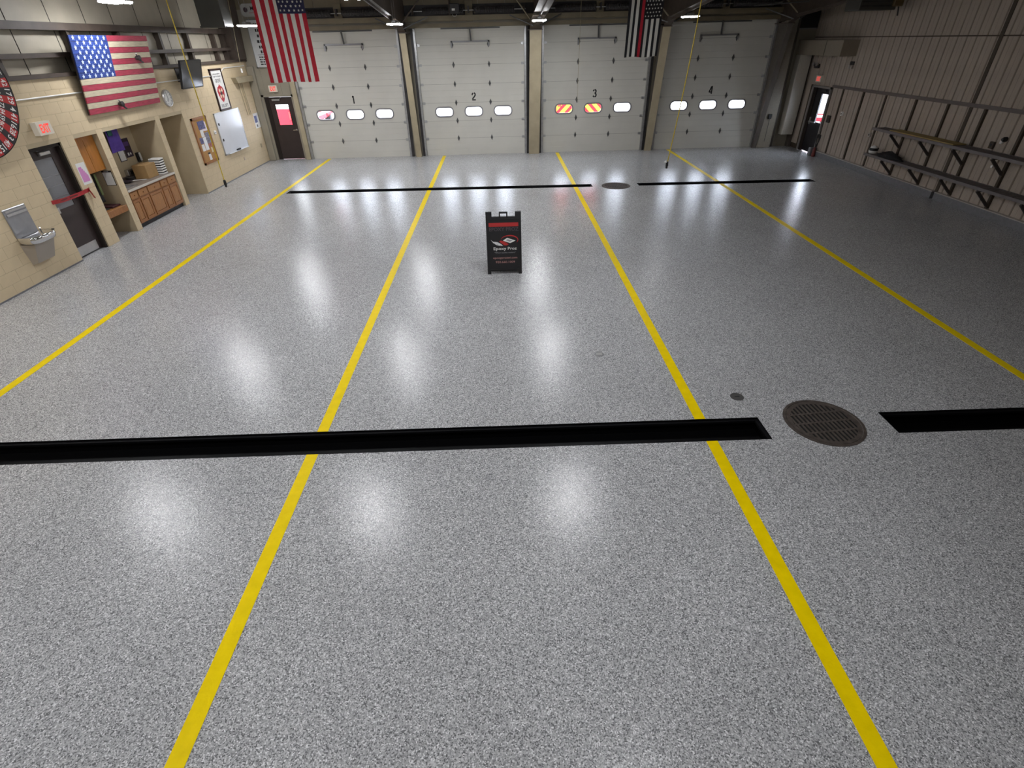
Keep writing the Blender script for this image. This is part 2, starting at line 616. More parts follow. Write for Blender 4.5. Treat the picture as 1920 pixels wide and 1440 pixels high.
# ---- ceiling
cb = MB()
cb.hexa([(-9.3, YN, CEIL(YN)), (XR+.2, YN, CEIL(YN)), (XR+.2, YB+.3, CEIL(YB+.3)), (-9.3, YB+.3, CEIL(YB+.3)),
         (-9.3, YN, CEIL(YN)+.1), (XR+.2, YN, CEIL(YN)+.1), (XR+.2, YB+.3, CEIL(YB+.3)+.1), (-9.3, YB+.3, CEIL(YB+.3)+.1)])
ceil_o = struct(cb.build('ceiling', M_CEIL))
for y in (3, 5.5, 8.5, 11, 14.5, 17, 20):
    MB().box(-9.0, XR, y-.04, y+.04, CEIL(y)-.2, CEIL(y)-.012).build('purlin', M_STEELBROWN, ceil_o)

# ---- near wall (behind the viewer)
struct(box('wall_near', -9.3, XR+.2, YN-.15, YN, 0, 7.0, M_TANPLAIN))

# ---- left wall: block wall with a door recess and three niches
DOOR = (10.72, 11.60, 2.18)
NICHE = [(12.0, 12.73, 2.16), (12.94, 15.08, 2.16), (15.28, 16.43, 2.16)]
NX = -9.60
OPEN = [(DOOR[0], DOOR[1], DOOR[2])]+NICHE
w = MB()
ys = [YN, DOOR[0], DOOR[1], 12.0, 12.73, 12.94, 15.08, 15.28, 16.43, YB+.2]
for a, c in ((YN, DOOR[0]), (DOOR[1], 12.0), (12.73, 12.94), (15.08, 15.28), (16.43, YB+.2)):
    w.box(XL-.20, XL-.0025, a, c, 0, 2.16)
w.box(XL-.20, XL-.0025, YN, YB+.2, 2.16, ZC)
# niche shell
for a, c in ((11.66, 12.0), (12.73, 12.94), (15.08, 15.28), (16.43, 16.6)):
    w.box(NX-.1, XL-.20, a, c, 0, 2.3)
w.box(NX-.2, NX, 11.66, 16.6, 0, 2.3)
w.box(NX-.1, XL-.20, 11.66, 16.6, 2.17, 2.3)
# shallow room behind the side door
w.box(XL-.9, XL-.85, 10.3, 11.66, 0, 2.3)
w.box(XL-.9, XL-.2, 10.25, 10.3, 0, 2.3)
w.box(XL-.9, XL-.2, 10.3, 11.66, 2.2, 2.3)
wall_left = struct(w.build('wall_left', M_TANPLAIN))

BL, BH, JT = 0.4064, 0.2032, 0.006
blocks = []
for row in range(16):
    z0, z1 = row*BH, (row+1)*BH
    off = (row % 2)*BL/2
    y = 6.10-off
    while y < 21.5:
        parts = [(max(y, 6.1), min(y+BL, 21.5))]
        for (a, c, t) in OPEN:
            if z0 < t-0.06:
                nxt = []
                for (p, q) in parts:
                    if q <= a or p >= c:
                        nxt.append((p, q))
                    else:
                        if p < a:
                            nxt.append((p, a+JT/2))
                        if q > c:
                            nxt.append((c-JT/2, q))
                parts = nxt
        for p, q in parts:
            if q-p > 0.03:
                blocks.append((p, q, z0, z1))
        y += BL
cache = {}


def block_mesh(dy, dz):
    k = (round(dy, 3), round(dz, 3))
    if k not in cache:
        b = MB()
        e = 0.004
        x0, x1 = -0.004, 0.0
        b.v = [(x0, 0, 0), (x0, dy, 0), (x0, dy, dz), (x0, 0, dz), (x1-.001, 0, 0), (x1-.001, dy, 0), (x1-.001, dy, dz), (x1-.001, 0, dz),
               (x1, e, e), (x1, dy-e, e), (x1, dy-e, dz-e), (x1, e, dz-e)]
        b.f = [(8, 9, 10, 11)]
        for i in range(4):
            j = (i+1) % 4
            b.f += [(i, j, 4+j, 4+i), (4+i, 4+j, 8+j, 8+i)]
        me = bpy.data.meshes.new('block')
        me.from_pydata(b.v, [], b.f)
        me.materials.append(M_BLOCK)
        cache[k] = me
    return cache[k]


wl_inv = parent_inv(wall_left)
blocks.sort(key=lambda t: (0 if t[0] > 7.9 else 1, t[0]))
rest = MB()
for i, (p, q, z0, z1) in enumerate(blocks):
    dy, dz = q-p-JT, z1-z0-JT
    pos = Vector((XL, p+JT/2, z0+JT/2))
    if i < 300:
        o = bpy.data.objects.new('block', block_mesh(dy, dz))
        COL.objects.link(o)
        o.parent = wall_left
        o.location = wl_inv @ pos
    else:
        n = len(rest.v)
        me = block_mesh(dy, dz)
        rest.v += [tuple(v.co+pos) for v in me.vertices]
        for pl in me.polygons:
            rest.face([n+k for k in pl.vertices])
r_o = rest.build('block_courses', M_BLOCK, wall_left)
r_o['kind'] = 'stuff'

# ledge on top of the block wall, and the steel framed insulation above it
MB().box(XL-.25, XL+.05, YN, YB, ZC, ZC+.07).build('ledge', M_STEELBROWN, wall_left)
seams = [YN, 0, 3, 5, 6.2, 7.3, 8.4, 9.5, 10.7, 11.9, 13.05, 14.15, 15.15, 16.2, 17.4, 18.5, 19.6, 20.7, YB+.2]
for a, c in zip(seams, seams[1:]):
    b = MB()
    # slightly pillowed vinyl face
    N = 6
    zs = [ZC+.05, 3.45, 3.60, 3.66, 3.85, 4.03, 4.18, 4.6, 5.2, 6.9]
    bulge = [0, .035, .0, .0, .04, .0, .0, .05, .05, .03]
    n0 = len(b.v)
    for z, bu in zip(zs, bulge):
        for k in range(N+1):
            t = k/N
            b.v.append((-9.06+bu*(math.sin(PI*t)**.6 if 0 < t < 1 else 0), a+.012+(c-a-.024)*t, z))
    for i in range(len(zs)-1):
        for k in range(N):
            b.face([n0+i*(N+1)+k, n0+i*(N+1)+k+1, n0+(i+1)*(N+1)+k+1, n0+(i+1)*(N+1)+k])
    b.build('insulation_panel', M_VINYL, wall_left, smooth=True)
MB().box(-9.2, -9.09, YN, YB+.2, ZC, 7.0).build('backing_sheet', M_SEAM, wall_left)
for z0, z1 in ((3.585, 3.665), (4.04, 4.17), (4.95, 5.03)):
    MB().box(-9.0, XL+.02, YN, YB-.4, z0, z1).build('girt', M_STEELBROWN, wall_left)
for y, wd in ((9.3, .09), (11.1, .12), (13.2, .08), (14.95, .08), (16.7, .1), (18.2, .11), (19.86, .1), (20.55, .12)):
    MB().box(-9.04, -8.9, y-wd/2, y+wd/2, ZC+.07, 4.04).build('stud', M_STEELBROWN, wall_left)
MB().hexa([(-9.0, 20.75, ZC+.07), (-8.72, 20.75, ZC+.07), (-8.72, 21.5, ZC+.07), (-9.0, 21.5, ZC+.07), (-9.0, 20.55, 5.2), (-8.62, 20.55, 5.2), (-8.62, 21.5, 5.2), (-9.0, 21.5, 5.2)]).build('corner_column', M_STEELBROWN, wall_left)
# conduit along the wall
cd = MB().tube([(XL+.02, 8.0, 2.95), (XL+.02, 19.3, 2.95), (XL+.02, 19.75, 3.12), (XL+.02, 21.4, 3.13)], .014, 6)
cd.build('conduit', M_WHITE, wall_left)
for yy in (20.55, 20.72, 20.84):
    MB().tube([(XL+.015, yy, 2.68), (XL+.02, yy+.04, 2.2), (XL+.015, yy+.10, 1.66)], .011, 6).build('cable', M_TANSTEEL, wall_left)
# tan steel channel near the corner
MB().prism([(0, 0), (1.35, 0), (1.35, .17), (-.12, .17)], (XL, 20.25, 2.66), (0, 1, 0), (0, 0, 1), (.16, 0, 0)).build('channel_stub', M_TANSTEEL, wall_left)
# low cove of the epoxy
struct(MB().box(XL-.005, XL+.010, 5, 10.72, 0, .025).box(XL-.005, XL+.010, 16.43, 21.5, 0, .025).build('baseboard_left', M_CURB))

# ---- right wall: ribbed liner panels
RD = (19.75, 20.86, 2.05)
w = MB()
w.box(XR+.03, XR+.2, YN, RD[0], 0, 7)
w.box(XR+.03, XR+.2, RD[1], YB+.2, 0, 7)
w.box(XR+.03, XR+.2, RD[0], RD[1], RD[2], 7)
wall_right = struct(w.build('wall_right', M_RIBBACK))
PI_W = 0.2965
y = YB
cachep = {}


def rib_mesh(dy, dz):
    k = (round(dy, 3), round(dz, 3))
    if k not in cachep:
        # flat pan with bevelled lips and a shallow stiffening crease down the middle
        xs = [(0.03, 0.0), (0.004, .012), (0, .03), (0, dy*.5-.012), (.006, dy*.5), (0, dy*.5+.012), (0, dy-.03), (.004, dy-.012), (.03, dy)]
        if dy < .12:
            xs = [(.03, 0), (0, .012), (0, dy-.012), (.03, dy)]
        vs = [(x, yy, 0) for x, yy in xs]+[(x, yy, dz) for x, yy in xs]
        n = len(xs)
        fs = [(i, i+n, i+n+1, i+1) for i in range(n-1)]
        me = bpy.data.meshes.new('wall_panel')
        me.from_pydata(vs, [], fs)
        me.materials.append(M_RIBWALL)
        cachep[k] = me
    return cachep[k]


wr_inv = parent_inv(wall_right)
while y > YN:
    y0 = max(y-PI_W, YN)
    dy = y-y0-.020
    spans = [(0.17, 3.51), (3.535, CEIL(y)+.05)]
    if y > RD[0]-.05 and y0 < RD[1]+.05:
        spans[0] = (RD[2]+.07, 3.51)
    if dy > .05:
        for z0, z1 in spans:
            o = bpy.data.objects.new('wall_panel', rib_mesh(dy, z1-z0))
            COL.objects.link(o)
            o.parent = wall_right
            o.location = wr_inv @ Vector((XR, y0+.010, z0))
    y -= PI_W
MB().box(XR-.015, XR+.03, 13.51, 13.61, .17, 6.3).build('seam_batten', M_RIBBACK, wall_right)
MB().box(XR-.025, XR+.03, YN, RD[0]-.1, 2.11, 2.19).build('rail', mat('rail_mauve', (0.13, 0.105, 0.095), .5), wall_right)
# concrete curb
cbm = MB()
cbm.box(XR-.09, XR+.03, YN, 13.50, 0, .165)
cbm.box(XR-.09, XR+.03, 13.60, RD[0]-.08, 0, .165)
curb = struct(cbm.build('baseboard_right', M_CURB))
MB().box(XR-.095, XR+.02, YN, 13.50, .165, .185).box(XR-.095, XR+.02, 13.60, RD[0]-.08, .165, .185).build('cap', M_CURBCAP, curb)

# ---- back wall
GD = [(-7.19, -3.45), (-2.79, .99), (1.68, 5.45), (5.98, 9.78)]
PD = (-8.55, -7.53, 2.14)
ZD = 4.07
w = MB()
w.box(XL-.2, PD[0], YB, YB+.2, 0, 5.9)
w.box(PD[0], PD[1], YB, YB+.2, PD[2], 5.9)
w.box(PD[1], GD[0][0], YB, YB+.2, 0, 5.9)
for a, c in zip(GD, GD[1:]):
    w.box(a[1], c[0], YB, YB+.2, 0, 5.9)
for a, c in GD:
    w.box(a, c, YB+.0, YB+.2, ZD+.05, 5.9)
w.box(GD[3][1], XR+.2, YB, YB+.2, 0, 5.9)
wall_back = struct(w.build('wall_back', M_BACKWALL))
# ribs of the liner above the side door
for x in (-8.75, -8.45, -8.15, -7.85, -7.55, -7.32):
    MB().box(x-.02, x+.02, YB-.018, YB, 2.2, 3.05).build('rib', M_BACKWALL, wall_back)
# upper wall liner panels over the door springs
x = XL
while x < XR-.02:
    x1 = min(x+.92, XR)
    MB().box(x+.012, x1-.012, YB-.02, YB, 4.72, 5.7).build('wall_panel', M_TANSHADE, wall_back)
    x = x1
# header channels
hd = struct(MB().box(GD[0][0]-.1, GD[3][1]+.1, YB-.16, YB, 4.08, 4.20).build('trim_1', M_TANSHADE))
hd2 = struct(MB().box(GD[0][0]-.1, GD[3][1]+.1, YB-.22, YB, 4.26, 4.41).build('trim_2', M_TANSHADE))
dk = struct(MB().box(GD[0][0]-.2, GD[3][1]+.2, YB-.03, YB, 4.41, 4.72).build('trim_3', M_DARKSTEEL))
# corner casing and the post beside door 1
struct(MB().bbox(XL, -8.62, YB-.14, YB, 0, 3.1, .015).build('trim_4', M_BACKWALL))
struct(MB().bbox(-7.44, -7.27, YB-.16, YB, 0, 3.05, .01).build('trim_5', M_TANSTEEL))
# boxed post right of door 4
struct(MB().bbox(9.95, 10.45, YB-.30, YB, 0, 4.3, .02).build('trim_6', mat('post_tan', (.26, .23, .18), .5, var=.08)))
struct(MB().box(10.45, 10.62, YB-.10, YB, 0, 4.3).build('trim_7', M_BACKDARK))
# soffit and boxed chase over the side door
sof = struct(MB().box(10.76, XR+.01, 18.85, YB, 3.02, 3.45).build('trim_8', mat('soffit_tan', (.27, .23, .175), .6, var=.05)))
MB().box(10.748, 10.76, 19.8, 19.82, 3.03, 3.44).build('joint_strip', M_BACKDARK, sof)
struct(MB().bbox(10.75, 11.17, 21.3, 21.62, .45, 3.02, .015).build('trim_9', mat('chase_white', (.46, .43, .37), .4, var=.06)))
struct(MB().box(11.17, XR, 21.45, YB, 0, 3.02).build('trim_10', M_BACKDARK))

# tapered steel frame columns and their rafters
COLS = [(-3.095, .105), (1.335, .20), (5.72, .135), (9.86, .09)]
for k, (cx, hw) in enumerate(COLS):
    c_o = thing('trim_%d' % (11+k), None, None, (cx, YB-.1, 0), kind='structure')
    yb0, yt = YB-.22, YB-.95
    zt = 3.93
    # front flange
    b = MB()
    b.hexa([(cx-hw, yb0-.02, 0), (cx+hw, yb0-.02, 0), (cx+hw, yb0, 0), (cx-hw, yb0, 0),
            (cx-hw, yt-.02, zt), (cx+hw, yt-.02, zt), (cx+hw, yt, zt), (cx-hw, yt, zt)])
    b.build('front_flange', M_TANSTEEL if k != 3 else M_BACKDARK, c_o)
    b = MB()
    b.hexa([(cx-.012, yb0, 0), (cx+.012, yb0, 0), (cx+.012, YB-.01, 0), (cx-.012, YB-.01, 0),
            (cx-.012, yt, zt), (cx+.012, yt, zt), (cx+.012, YB-.01, zt), (cx-.012, YB-.01, zt)])
    b.build('web', M_BACKDARK, c_o)
    MB().box(cx-hw-.03, cx+hw+.03, yt-.05, YB-.02, zt, zt+.03).build('splice_plate', M_STEELBROWN, c_o)
    # knee and rafter running back over the hall
    b = MB()
    b.hexa([(cx-hw, yt-.02, zt+.03), (cx+hw, yt-.02, zt+.03), (cx+hw, yt, zt+.03), (cx-hw, yt, zt+.03),
            (cx-hw, yt-.55, zt+.25), (cx+hw, yt-.55, zt+.25), (cx+hw, yt-.52, zt+.27), (cx-hw, yt-.52, zt+.27)])
    y1 = yt-.55
    slope = lambda y: zt+.25+.085*(y1-y)
    b.hexa([(cx-hw, YN, slope(YN)), (cx+hw, YN, slope(YN)), (cx+hw, y1, slope(y1)), (cx-hw, y1, slope(y1)),
            (cx-hw, YN, slope(YN)+.02), (cx+hw, YN, slope(YN)+.02), (cx+hw, y1, slope(y1)+.02), (cx-hw, y1, slope(y1)+.02)])
    b.build('rafter_flange', M_STEELBROWN, c_o)
    b = MB()
    b.hexa([(cx-.012, YN, slope(YN)+.02), (cx+.012, YN, slope(YN)+.02), (cx+.012, YB-.05, zt+.05), (cx-.012, YB-.05, zt+.05),
            (cx-.012, YN, CEIL(YN)-.02), (cx+.012, YN, CEIL(YN)-.02), (cx+.012, YB-.05, CEIL(YB)-.02), (cx-.012, YB-.05, CEIL(YB)-.02)])
    b.build('rafter_web', M_STEELBROWN, c_o)
    # flange braces
    for s in (-1, 1):
        MB().bar((cx+s*hw, yt-.5, zt+.28), (cx+s*.75, yt-.1, 4.9), .035, .035).build('brace', M_TANSHADE if s < 0 else M_STEELBROWN, c_o)
        MB().bar((cx+s*.1, yt-.35, zt+.12), (cx+s*.85, yt+.2, 4.36), .04, .03).build('brace', M_HINGE, c_o)

# ================================================================== GARAGE DOORS
HS = 0.597


def rounded(w_, h_, r, n=5):
    out = []
    for cx, cy, a0 in ((w_/2-r, -h_/2+r, -PI/2), (w_/2-r, h_/2-r, 0), (-w_/2+r, h_/2-r, PI/2), (-w_/2+r, -h_/2+r, PI)):
        for i in range(n+1):
            a = a0+PI/2*i/n
            out.append((cx+r*math.cos(a), cy+r*math.sin(a)))
    return out


def panel_with_holes(b, x0, x1, z0, z1, y0, y1, holes, wd, hh, r):
    """flat slab between y0 (front) and y1 with rounded window holes at x = holes"""
    zc = (z0+z1)/2
    out = rounded(wd, hh, r)
    m = len(out)
    xs = [x0]+[(holes[i]+holes[i+1])/2 for i in range(len(holes)-1)]+[x1]
    for i, hx in enumerate(holes):
        a, c = xs[i], xs[i+1]
        for yy, flip in ((y0, False), (y1, True)):
            n = len(b.v)
            b.v += [(hx+px, yy, zc+pz) for px, pz in out]
            q = m//4
            corners = [(c, z0), (c, z1), (a, z1), (a, z0)]
            nc = len(b.v)
            b.v += [(px, yy, pz) for px, pz in corners]
            for k in range(4):
                seg = [n+(k*q+t) % m for t in range(q)]
                nxt = n+((k+1)*q) % m
                f1 = [nc+k]+seg[::-1]
                f2 = [nc+k, nc+(k+1) % 4, nxt, seg[-1]]
                f2 = [seg[-1], nc+k, nc+(k+1) % 4, nxt]
                for f in (f1, f2):
                    b.face(f if not flip else f[::-1])
        n = len(b.v)
        b.v += [(hx+px, y0, zc+pz) for px, pz in out]+[(hx+px, y1, zc+pz) for px, pz in out]
        for k in range(m):
            l = (k+1) % m
            b.face([n+k, n+l, n+m+l, n+m+k])
    n = len(b.v)
    b.v += [(x0, y0, z0), (x1, y0, z0), (x1, y1, z0), (x0, y1, z0), (x0, y0, z1), (x1, y0, z1), (x1, y1, z1), (x0, y1, z1)]
    for q in ((3, 2, 1, 0), (4, 5, 6, 7), (1, 2, 6, 5), (3, 0, 4, 7)):
        b.face([n+i for i in q])


DIG = {1: [[(-.035, .20), (0, .24), (.0, 0)]],
       2: [[(-.055, .17), (-.05, .205), (-.02, .235)], [(.015, .24), (.05, .215), (.055, .165), (.02, .115), (-.03, .065), (-.05, .04)], [(-.06, .012), (.065, .012)]],
       3: [[(-.05, .195), (-.03, .232)], [(.0, .24), (.045, .215), (.05, .165), (.02, .13), (0, .125)], [(.025, .115), (.058, .085), (.055, .035), (.01, .002)], [(-.022, .003), (-.05, .04)]],
       4: [[(.035, .245), (.035, 0)], [(.012, .235), (-.02, .15), (-.055, .07)], [(-.06, .06), (.015, .06)]]}


def garage_door(k):
    x0, x1 = GD[k]
    cx = (x0+x1)/2
    d = thing('door_%d' % (k+1), None, None, (cx, YB+.03, 0), kind='structure')
    yf, yb_ = YB+.012, YB+.062
    win = [cx-1.10, cx-.005, cx+1.085]
    for s in range(7):
        z0, z1 = s*HS, (s+1)*HS-.001
        b = MB()
        if s == 2:
            panel_with_holes(b, x0-.0, x1+.0, z0, z1, yf, yb_, win, .64, .30, .13)
        else:
            # section with two very shallow pressed ribs
            pr = [(yb_, z0), (yf, z0), (yf, z0+.19), (yf+.004, z0+.196), (yf, z0+.202), (yf, z0+.39), (yf+.004, z0+.396), (yf, z0+.402), (yf, z1), (yb_, z1)]
            b.prism([(p[0], p[1]) for p in pr], (x0, 0, 0), (0, 1, 0), (0, 0, 1), (x1-x0, 0, 0))
        b.build('section_panel', M_DOOR, d)
    for s in range(1, 7):
        MB().box(x0, x1, yf-.0012, yf+.004, s*HS-.006, s*HS).build('joint_seal', mat('joint_grey', (.24, .23, .21), .95, spec=0.0), d)
    MB().box(x0+.0, x1-.0, YB+.014, YB+.07, -.005, .012).build('bottom_seal', M_RUBBER, d)
    for hx in win:
        zc = 2.5*HS-.004
        o1 = rounded(.70, .36, .16)
        o2 = rounded(.60, .265, .115)
        b = MB()
        m = len(o1)
        for rr, yy in ((o1, yf), (o1, yf-.014), (o2, yf-.014), (o2, yf+.02)):
            b.v += [(hx+px, yy, zc+pz) for px, pz in rr]
        for t in range(3):
            for i in range(m):
                l = (i+1) % m
                b.face([t*m+i, t*m+l, (t+1)*m+l, (t+1)*m+i][::-1])
        fr = b.build('window_frame', mat('window_gasket', (.26, .25, .26), .5), d)
        b = MB()
        b.prism(rounded(.62, .285, .12), (hx, yf+.022, zc), (1, 0, 0), (0, 0, 1), (0, .006, 0))
        b.build('pane', M_GLASS, fr)
    # hinges on every joint
    for s in range(1, 7):
        z = s*HS-.004
        for hx in (cx-.64, cx+.63):
            b = MB()
            b.prism([(-.045, 0), (0, -.105), (.045, 0), (0, .105)], (hx, yf-.002, z), (1, 0, 0), (0, 0, 1), (0, -.014, 0))
            b.tube([(hx-.035, yf-.018, z), (hx+.035, yf-.018, z)], .014, 6)
            b.build('hinge', M_HINGE, d)
        for sx, hx in ((1, x0+.06), (-1, x1-.06)):
            b = MB()
            b.box(hx-.05, hx+.05, yf-.02, yf, z-.04, z+.04)
            b.tube([(hx-sx*.02, yf-.035, z), (hx-sx*.13, yf-.035, z)], .012, 6)
            b.build('roller', M_GALV, d)
    # vertical tracks and dark weather strips
    for sx, ex in ((-1, x0), (1, x1)):
        b = MB()
        b.box(ex+sx*.0, ex+sx*.02, YB-.10, YB, 0, ZD)
        b.box(ex+sx*.0, ex+sx*.07, YB-.11, YB-.10, 0, ZD)
        b.build('track', M_GALV, d)
        MB().box(ex+sx*.06, ex+sx*.16, YB-.09, YB, 0, 4.10).build('track_angle', M_DARKSTEEL, d)
    # operator arm and top strut
    z = 6*HS+.06
    b = MB()
    b.box(cx-.68, cx+.67, yf-.05, yf-.005, z, z+.05)
    b.box(cx-.69, cx-.64, yf-.05, yf-.005, z-.16, z+.05)
    b.box(cx+.62, cx+.67, yf-.05, yf-.005, z-.12, z+.05)
    b.build('lift_bar', M_GREYSTEEL, d)
    MB().bar((cx+.03, yf-.06, z+.03), (cx+.0, yf-.12, 4.12), .05, .03, (0, 1, 0)).build('operator_arm', M_HINGE, d)
    MB().box(cx-1.0, cx+1.05, yf-.03, yf-.004, 4.03, 4.07).build('top_strut', M_HINGE, d)
    # stencilled number
    b = MB()
    for st in DIG[k+1]:
        for p, q in zip(st, st[1:]):
            dx, dz = q[0]-p[0], q[1]-p[1]
            L = math.hypot(dx, dz)
            e = .006
            p2, q2 = (p[0]-dx/L*e, p[1]-dz/L*e), (q[0]+dx/L*e, q[1]+dz/L*e)
            b.bar((cx+.02+p2[0], yf-.001, 1.85+p2[1]), (cx+.02+q2[0], yf-.001, 1.85+q2[1]), .046 if abs(dz) > abs(dx)*.4 else .038, .003, (0, -1, 0))
    b.build('number_stencil', M_BLACK, d)
    # torsion springs, shaft and centre bearing
    zt = 4.54
    b = MB()
    for a, c in ((x0+.35, cx-.18), (cx+.18, x1-.35)):
        pr = []
        N = int((c-a)/.05)
        for i in range(N+1):
            pr += [(.085, i*.05), (.10, i*.05+.025)]
        b.lathe(pr, (a, YB-.30, zt), 10, 'x')
    b.build('torsion_spring', M_DARKSTEEL, d)
    MB().tube([(x0-.05, YB-.30, zt), (x1+.05, YB-.30, zt)], .016, 8).build('spring_shaft', M_GALV, d)
    for ex in (x0+.02, x1-.02):
        MB().lathe([(.11, -.03), (.085, -.02), (.085, .02), (.11, .03)], (ex, YB-.30, zt), 14, 'x').build('cable_drum', M_STEELBROWN, d)
    MB().box(cx-.11, cx+.14, YB-.16, YB-.02, 4.24, 4.80).build('bearing_plate', M_TANSHADE, d)
    MB().box(cx-.02, cx+.03, YB-.36, YB-.16, 4.46, 4.66).build('centre_bracket', M_DARKSTEEL, d)
    return d


doors = [garage_door(k) for k in range(4)]

# opener with a pale label above door 2
op = thing('door_opener', 'dark door opener with chain guard and pale label above garage door 2', 'door opener', (-1.32, YB-.5, 4.45))
MB().bbox(-1.50, -1.17, YB-.66, YB-.41, 4.45, 4.72, .02).build('housing', M_DARKSTEEL, op)
MB().box(-1.42, -1.32, YB-.666, YB-.66, 4.52, 4.58).build('label_plate', M_WHITE, op)
MB().tube([(-1.34+.07*math.cos(a), YB-.67, 4.43+.07*math.sin(a)) for a in [i*PI/8-PI for i in range(9)]], .008, 6).build('chain', M_GALV, op)
MB().box(-1.53, -1.5, YB-.6, YB-.05, 4.40, 5.0).build('mount', M_STEELBROWN, op)

# ================================================================== PERSONNEL DOORS
def arm_closer(b, x0, x1, y0, y1, z0, z1):
    b.bbox(x0, x1, y0, y1, z0, z1, .008)


# door_5: brown door with glass in the back wall
d5 = thing('door_5', None, None, (-8.04, YB, 0), kind='structure')
b = MB()
b.box(-8.62, -8.54, YB-.03, YB+.16, 0, 2.20).box(-7.54, -7.46, YB-.03, YB+.16, 0, 2.20).box(-8.62, -7.46, YB-.03, YB+.16, 2.13, 2.20)
b.build('door_frame', M_BACKWALL, d5)
MB().box(-8.54, -8.40, YB+.02, YB+.10, 0.01, 2.13).build('side_stop', M_DARKFRAME, d5)
x0, x1 = -8.40, -7.545
gx0, gx1, gz0, gz1 = -8.22, -7.72, 1.19, 1.90
b = MB()
for q in ((x0, gx0, .02, 2.12), (gx1, x1, .02, 2.12), (gx0, gx1, .02, gz0), (gx0, gx1, gz1, 2.12)):
    b.box(q[0], q[1], YB+.04, YB+.085, q[2], q[3])
leaf = b.build('leaf', M_BROWNDOOR, d5)
MB().box(gx0, gx1, YB+.058, YB+.066, gz0, gz1).build('pane', M_GLASS, d5)
b = MB()
for q in ((gx0, gx0+.02, gz0, gz1), (gx1-.02, gx1, gz0, gz1), (gx0, gx1, gz0, gz0+.02), (gx0, gx1, gz1-.02, gz1)):
    b.box(q[0], q[1], YB+.03, YB+.04, q[2], q[3])
b.build('glass_bead', M_DARKFRAME, d5)
MB().bbox(-8.28, -8.0, YB-.02, YB+.04, 2.0, 2.07, .01).build('closer', M_GALV, d5)
MB().bar((-8.0, YB+.0, 2.05), (-7.93, YB-.02, 2.12), .02, .012).build('closer_arm', M_GALV, d5)
b = MB().lathe([(.028, 0), (.028, .012), (.012, .014), (.012, .05)], (-7.62, YB+.04, 1.03), 12, 'y')
b.v = [(x, 2*(YB+.04)-y, z) for x, y, z in b.v]
b.bar((-7.62, YB-.005, 1.03), (-7.745, YB-.005, 1.02), .022, .018)
b.build('lever_handle', M_CHROME, d5)
MB().box(-8.54, -7.54, YB-.02, YB+.16, 0, .012).build('threshold', M_GREYSTEEL, d5)

# door_6: dark door in the right wall
d6 = thing('door_6', None, None, (XR, 20.3, 0), kind='structure')
b = MB()
b.box(XR-.02, XR+.17, RD[0]-.06, RD[0], 0, RD[2]+.06).box(XR-.02, XR+.17, RD[1], RD[1]+.06, 0, RD[2]+.06).box(XR-.02, XR+.17, RD[0]-.06, RD[1]+.06, RD[2], RD[2]+.06)
b.build('door_frame', mat('frame_grey', (.30, .28, .26), .35), d6)
MB().box(XR+.02, XR+.10, 20.66, RD[1], .01, RD[2]).build('side_stop', M_DARKFRAME, d6)
y0, y1 = RD[0]+.005, 20.66
gy0, gy1, gz0, gz1 = 19.82, 20.28, 1.0, 1.88
b = MB()
for q in ((y0, gy0, .02, RD[2]-.01), (gy1, y1, .02, RD[2]-.01), (gy0, gy1, .02, gz0), (gy0, gy1, gz1, RD[2]-.01)):
    b.box(XR+.05, XR+.095, q[0], q[1], q[2], q[3])
b.build('leaf', mat('black_door', (.014, .013, .015), .4), d6)
MB().box(XR+.068, XR+.076, gy0, gy1, gz0, gz1).build('pane', M_GLASS, d6)
b = MB().box(XR+.0, XR+.05, 20.20, 20.62, .96, 1.0).box(XR+.02, XR+.05, 20.56, 20.62, .9, 1.12)
b.build('push_bar', M_GALV, d6)
MB().bbox(XR-.01, XR+.05, 20.0, 20.3, 1.95, 2.02, .01).build('closer', M_DARKSTEEL, d6)

# door_7: inner door in the block wall recess
d7 = thing('door_7', None, None, (XL-.1, 11.16, 0), kind='structure')
b = MB()
b.box(XL-.20, XL-.03, DOOR[0]-.01, DOOR[0]+.03, 0, 2.18).box(XL-.20, XL-.03, DOOR[1]-.05, DOOR[1]+.01, 0, 2.18).box(XL-.20, XL-.03, DOOR[0], DOOR[1], 2.10, 2.18)
b.build('door_frame', M_DARKFRAME, d7)
xf = XL-.12
y0, y1 = DOOR[0]+.03, DOOR[1]-.05
gy0, gy1, gz0, gz1 = 10.86, 11.36, 1.0, 1.93
b = MB()
for q in ((y0, gy0, .02, 2.10), (gy1, y1, .02, 2.10), (gy0, gy1, .02, gz0), (gy0, gy1, gz1, 2.10)):
    b.box(xf-.045, xf, q[0], q[1], q[2], q[3])
b.build('leaf', M_BROWNDOOR, d7)
pn = MB().box(xf-.03, xf-.012, gy0, gy1, gz0, gz1).build('pane', mat('frosted_pane', (.19, .19, .20), .3, var=.08, scale=3), d7)
for z in (1.22, 1.42, 1.60):
    MB().box(xf-.012, xf-.008, gy0+.01, gy1-.01, z, z+.012).build('wire_line', M_GREYSTEEL, pn)
MB().box(xf, xf+.006, y0+.04, y1-.10, .03, .22).build('kick_plate', M_STAINLESS, d7)
MB().bbox(xf, xf+.06, 11.02, 11.30, 1.99, 2.06, .01).build('closer', M_STAINLESS, d7)
MB().bar((xf+.03, 11.05, 2.07), (xf+.08, 10.92, 2.10), .02, .012).build('closer_arm', M_DARKSTEEL, d7)
MB().box(xf, xf+.05, y0+.02, y0+.10, .95, 1.06).build('latch', M_STAINLESS, d7)

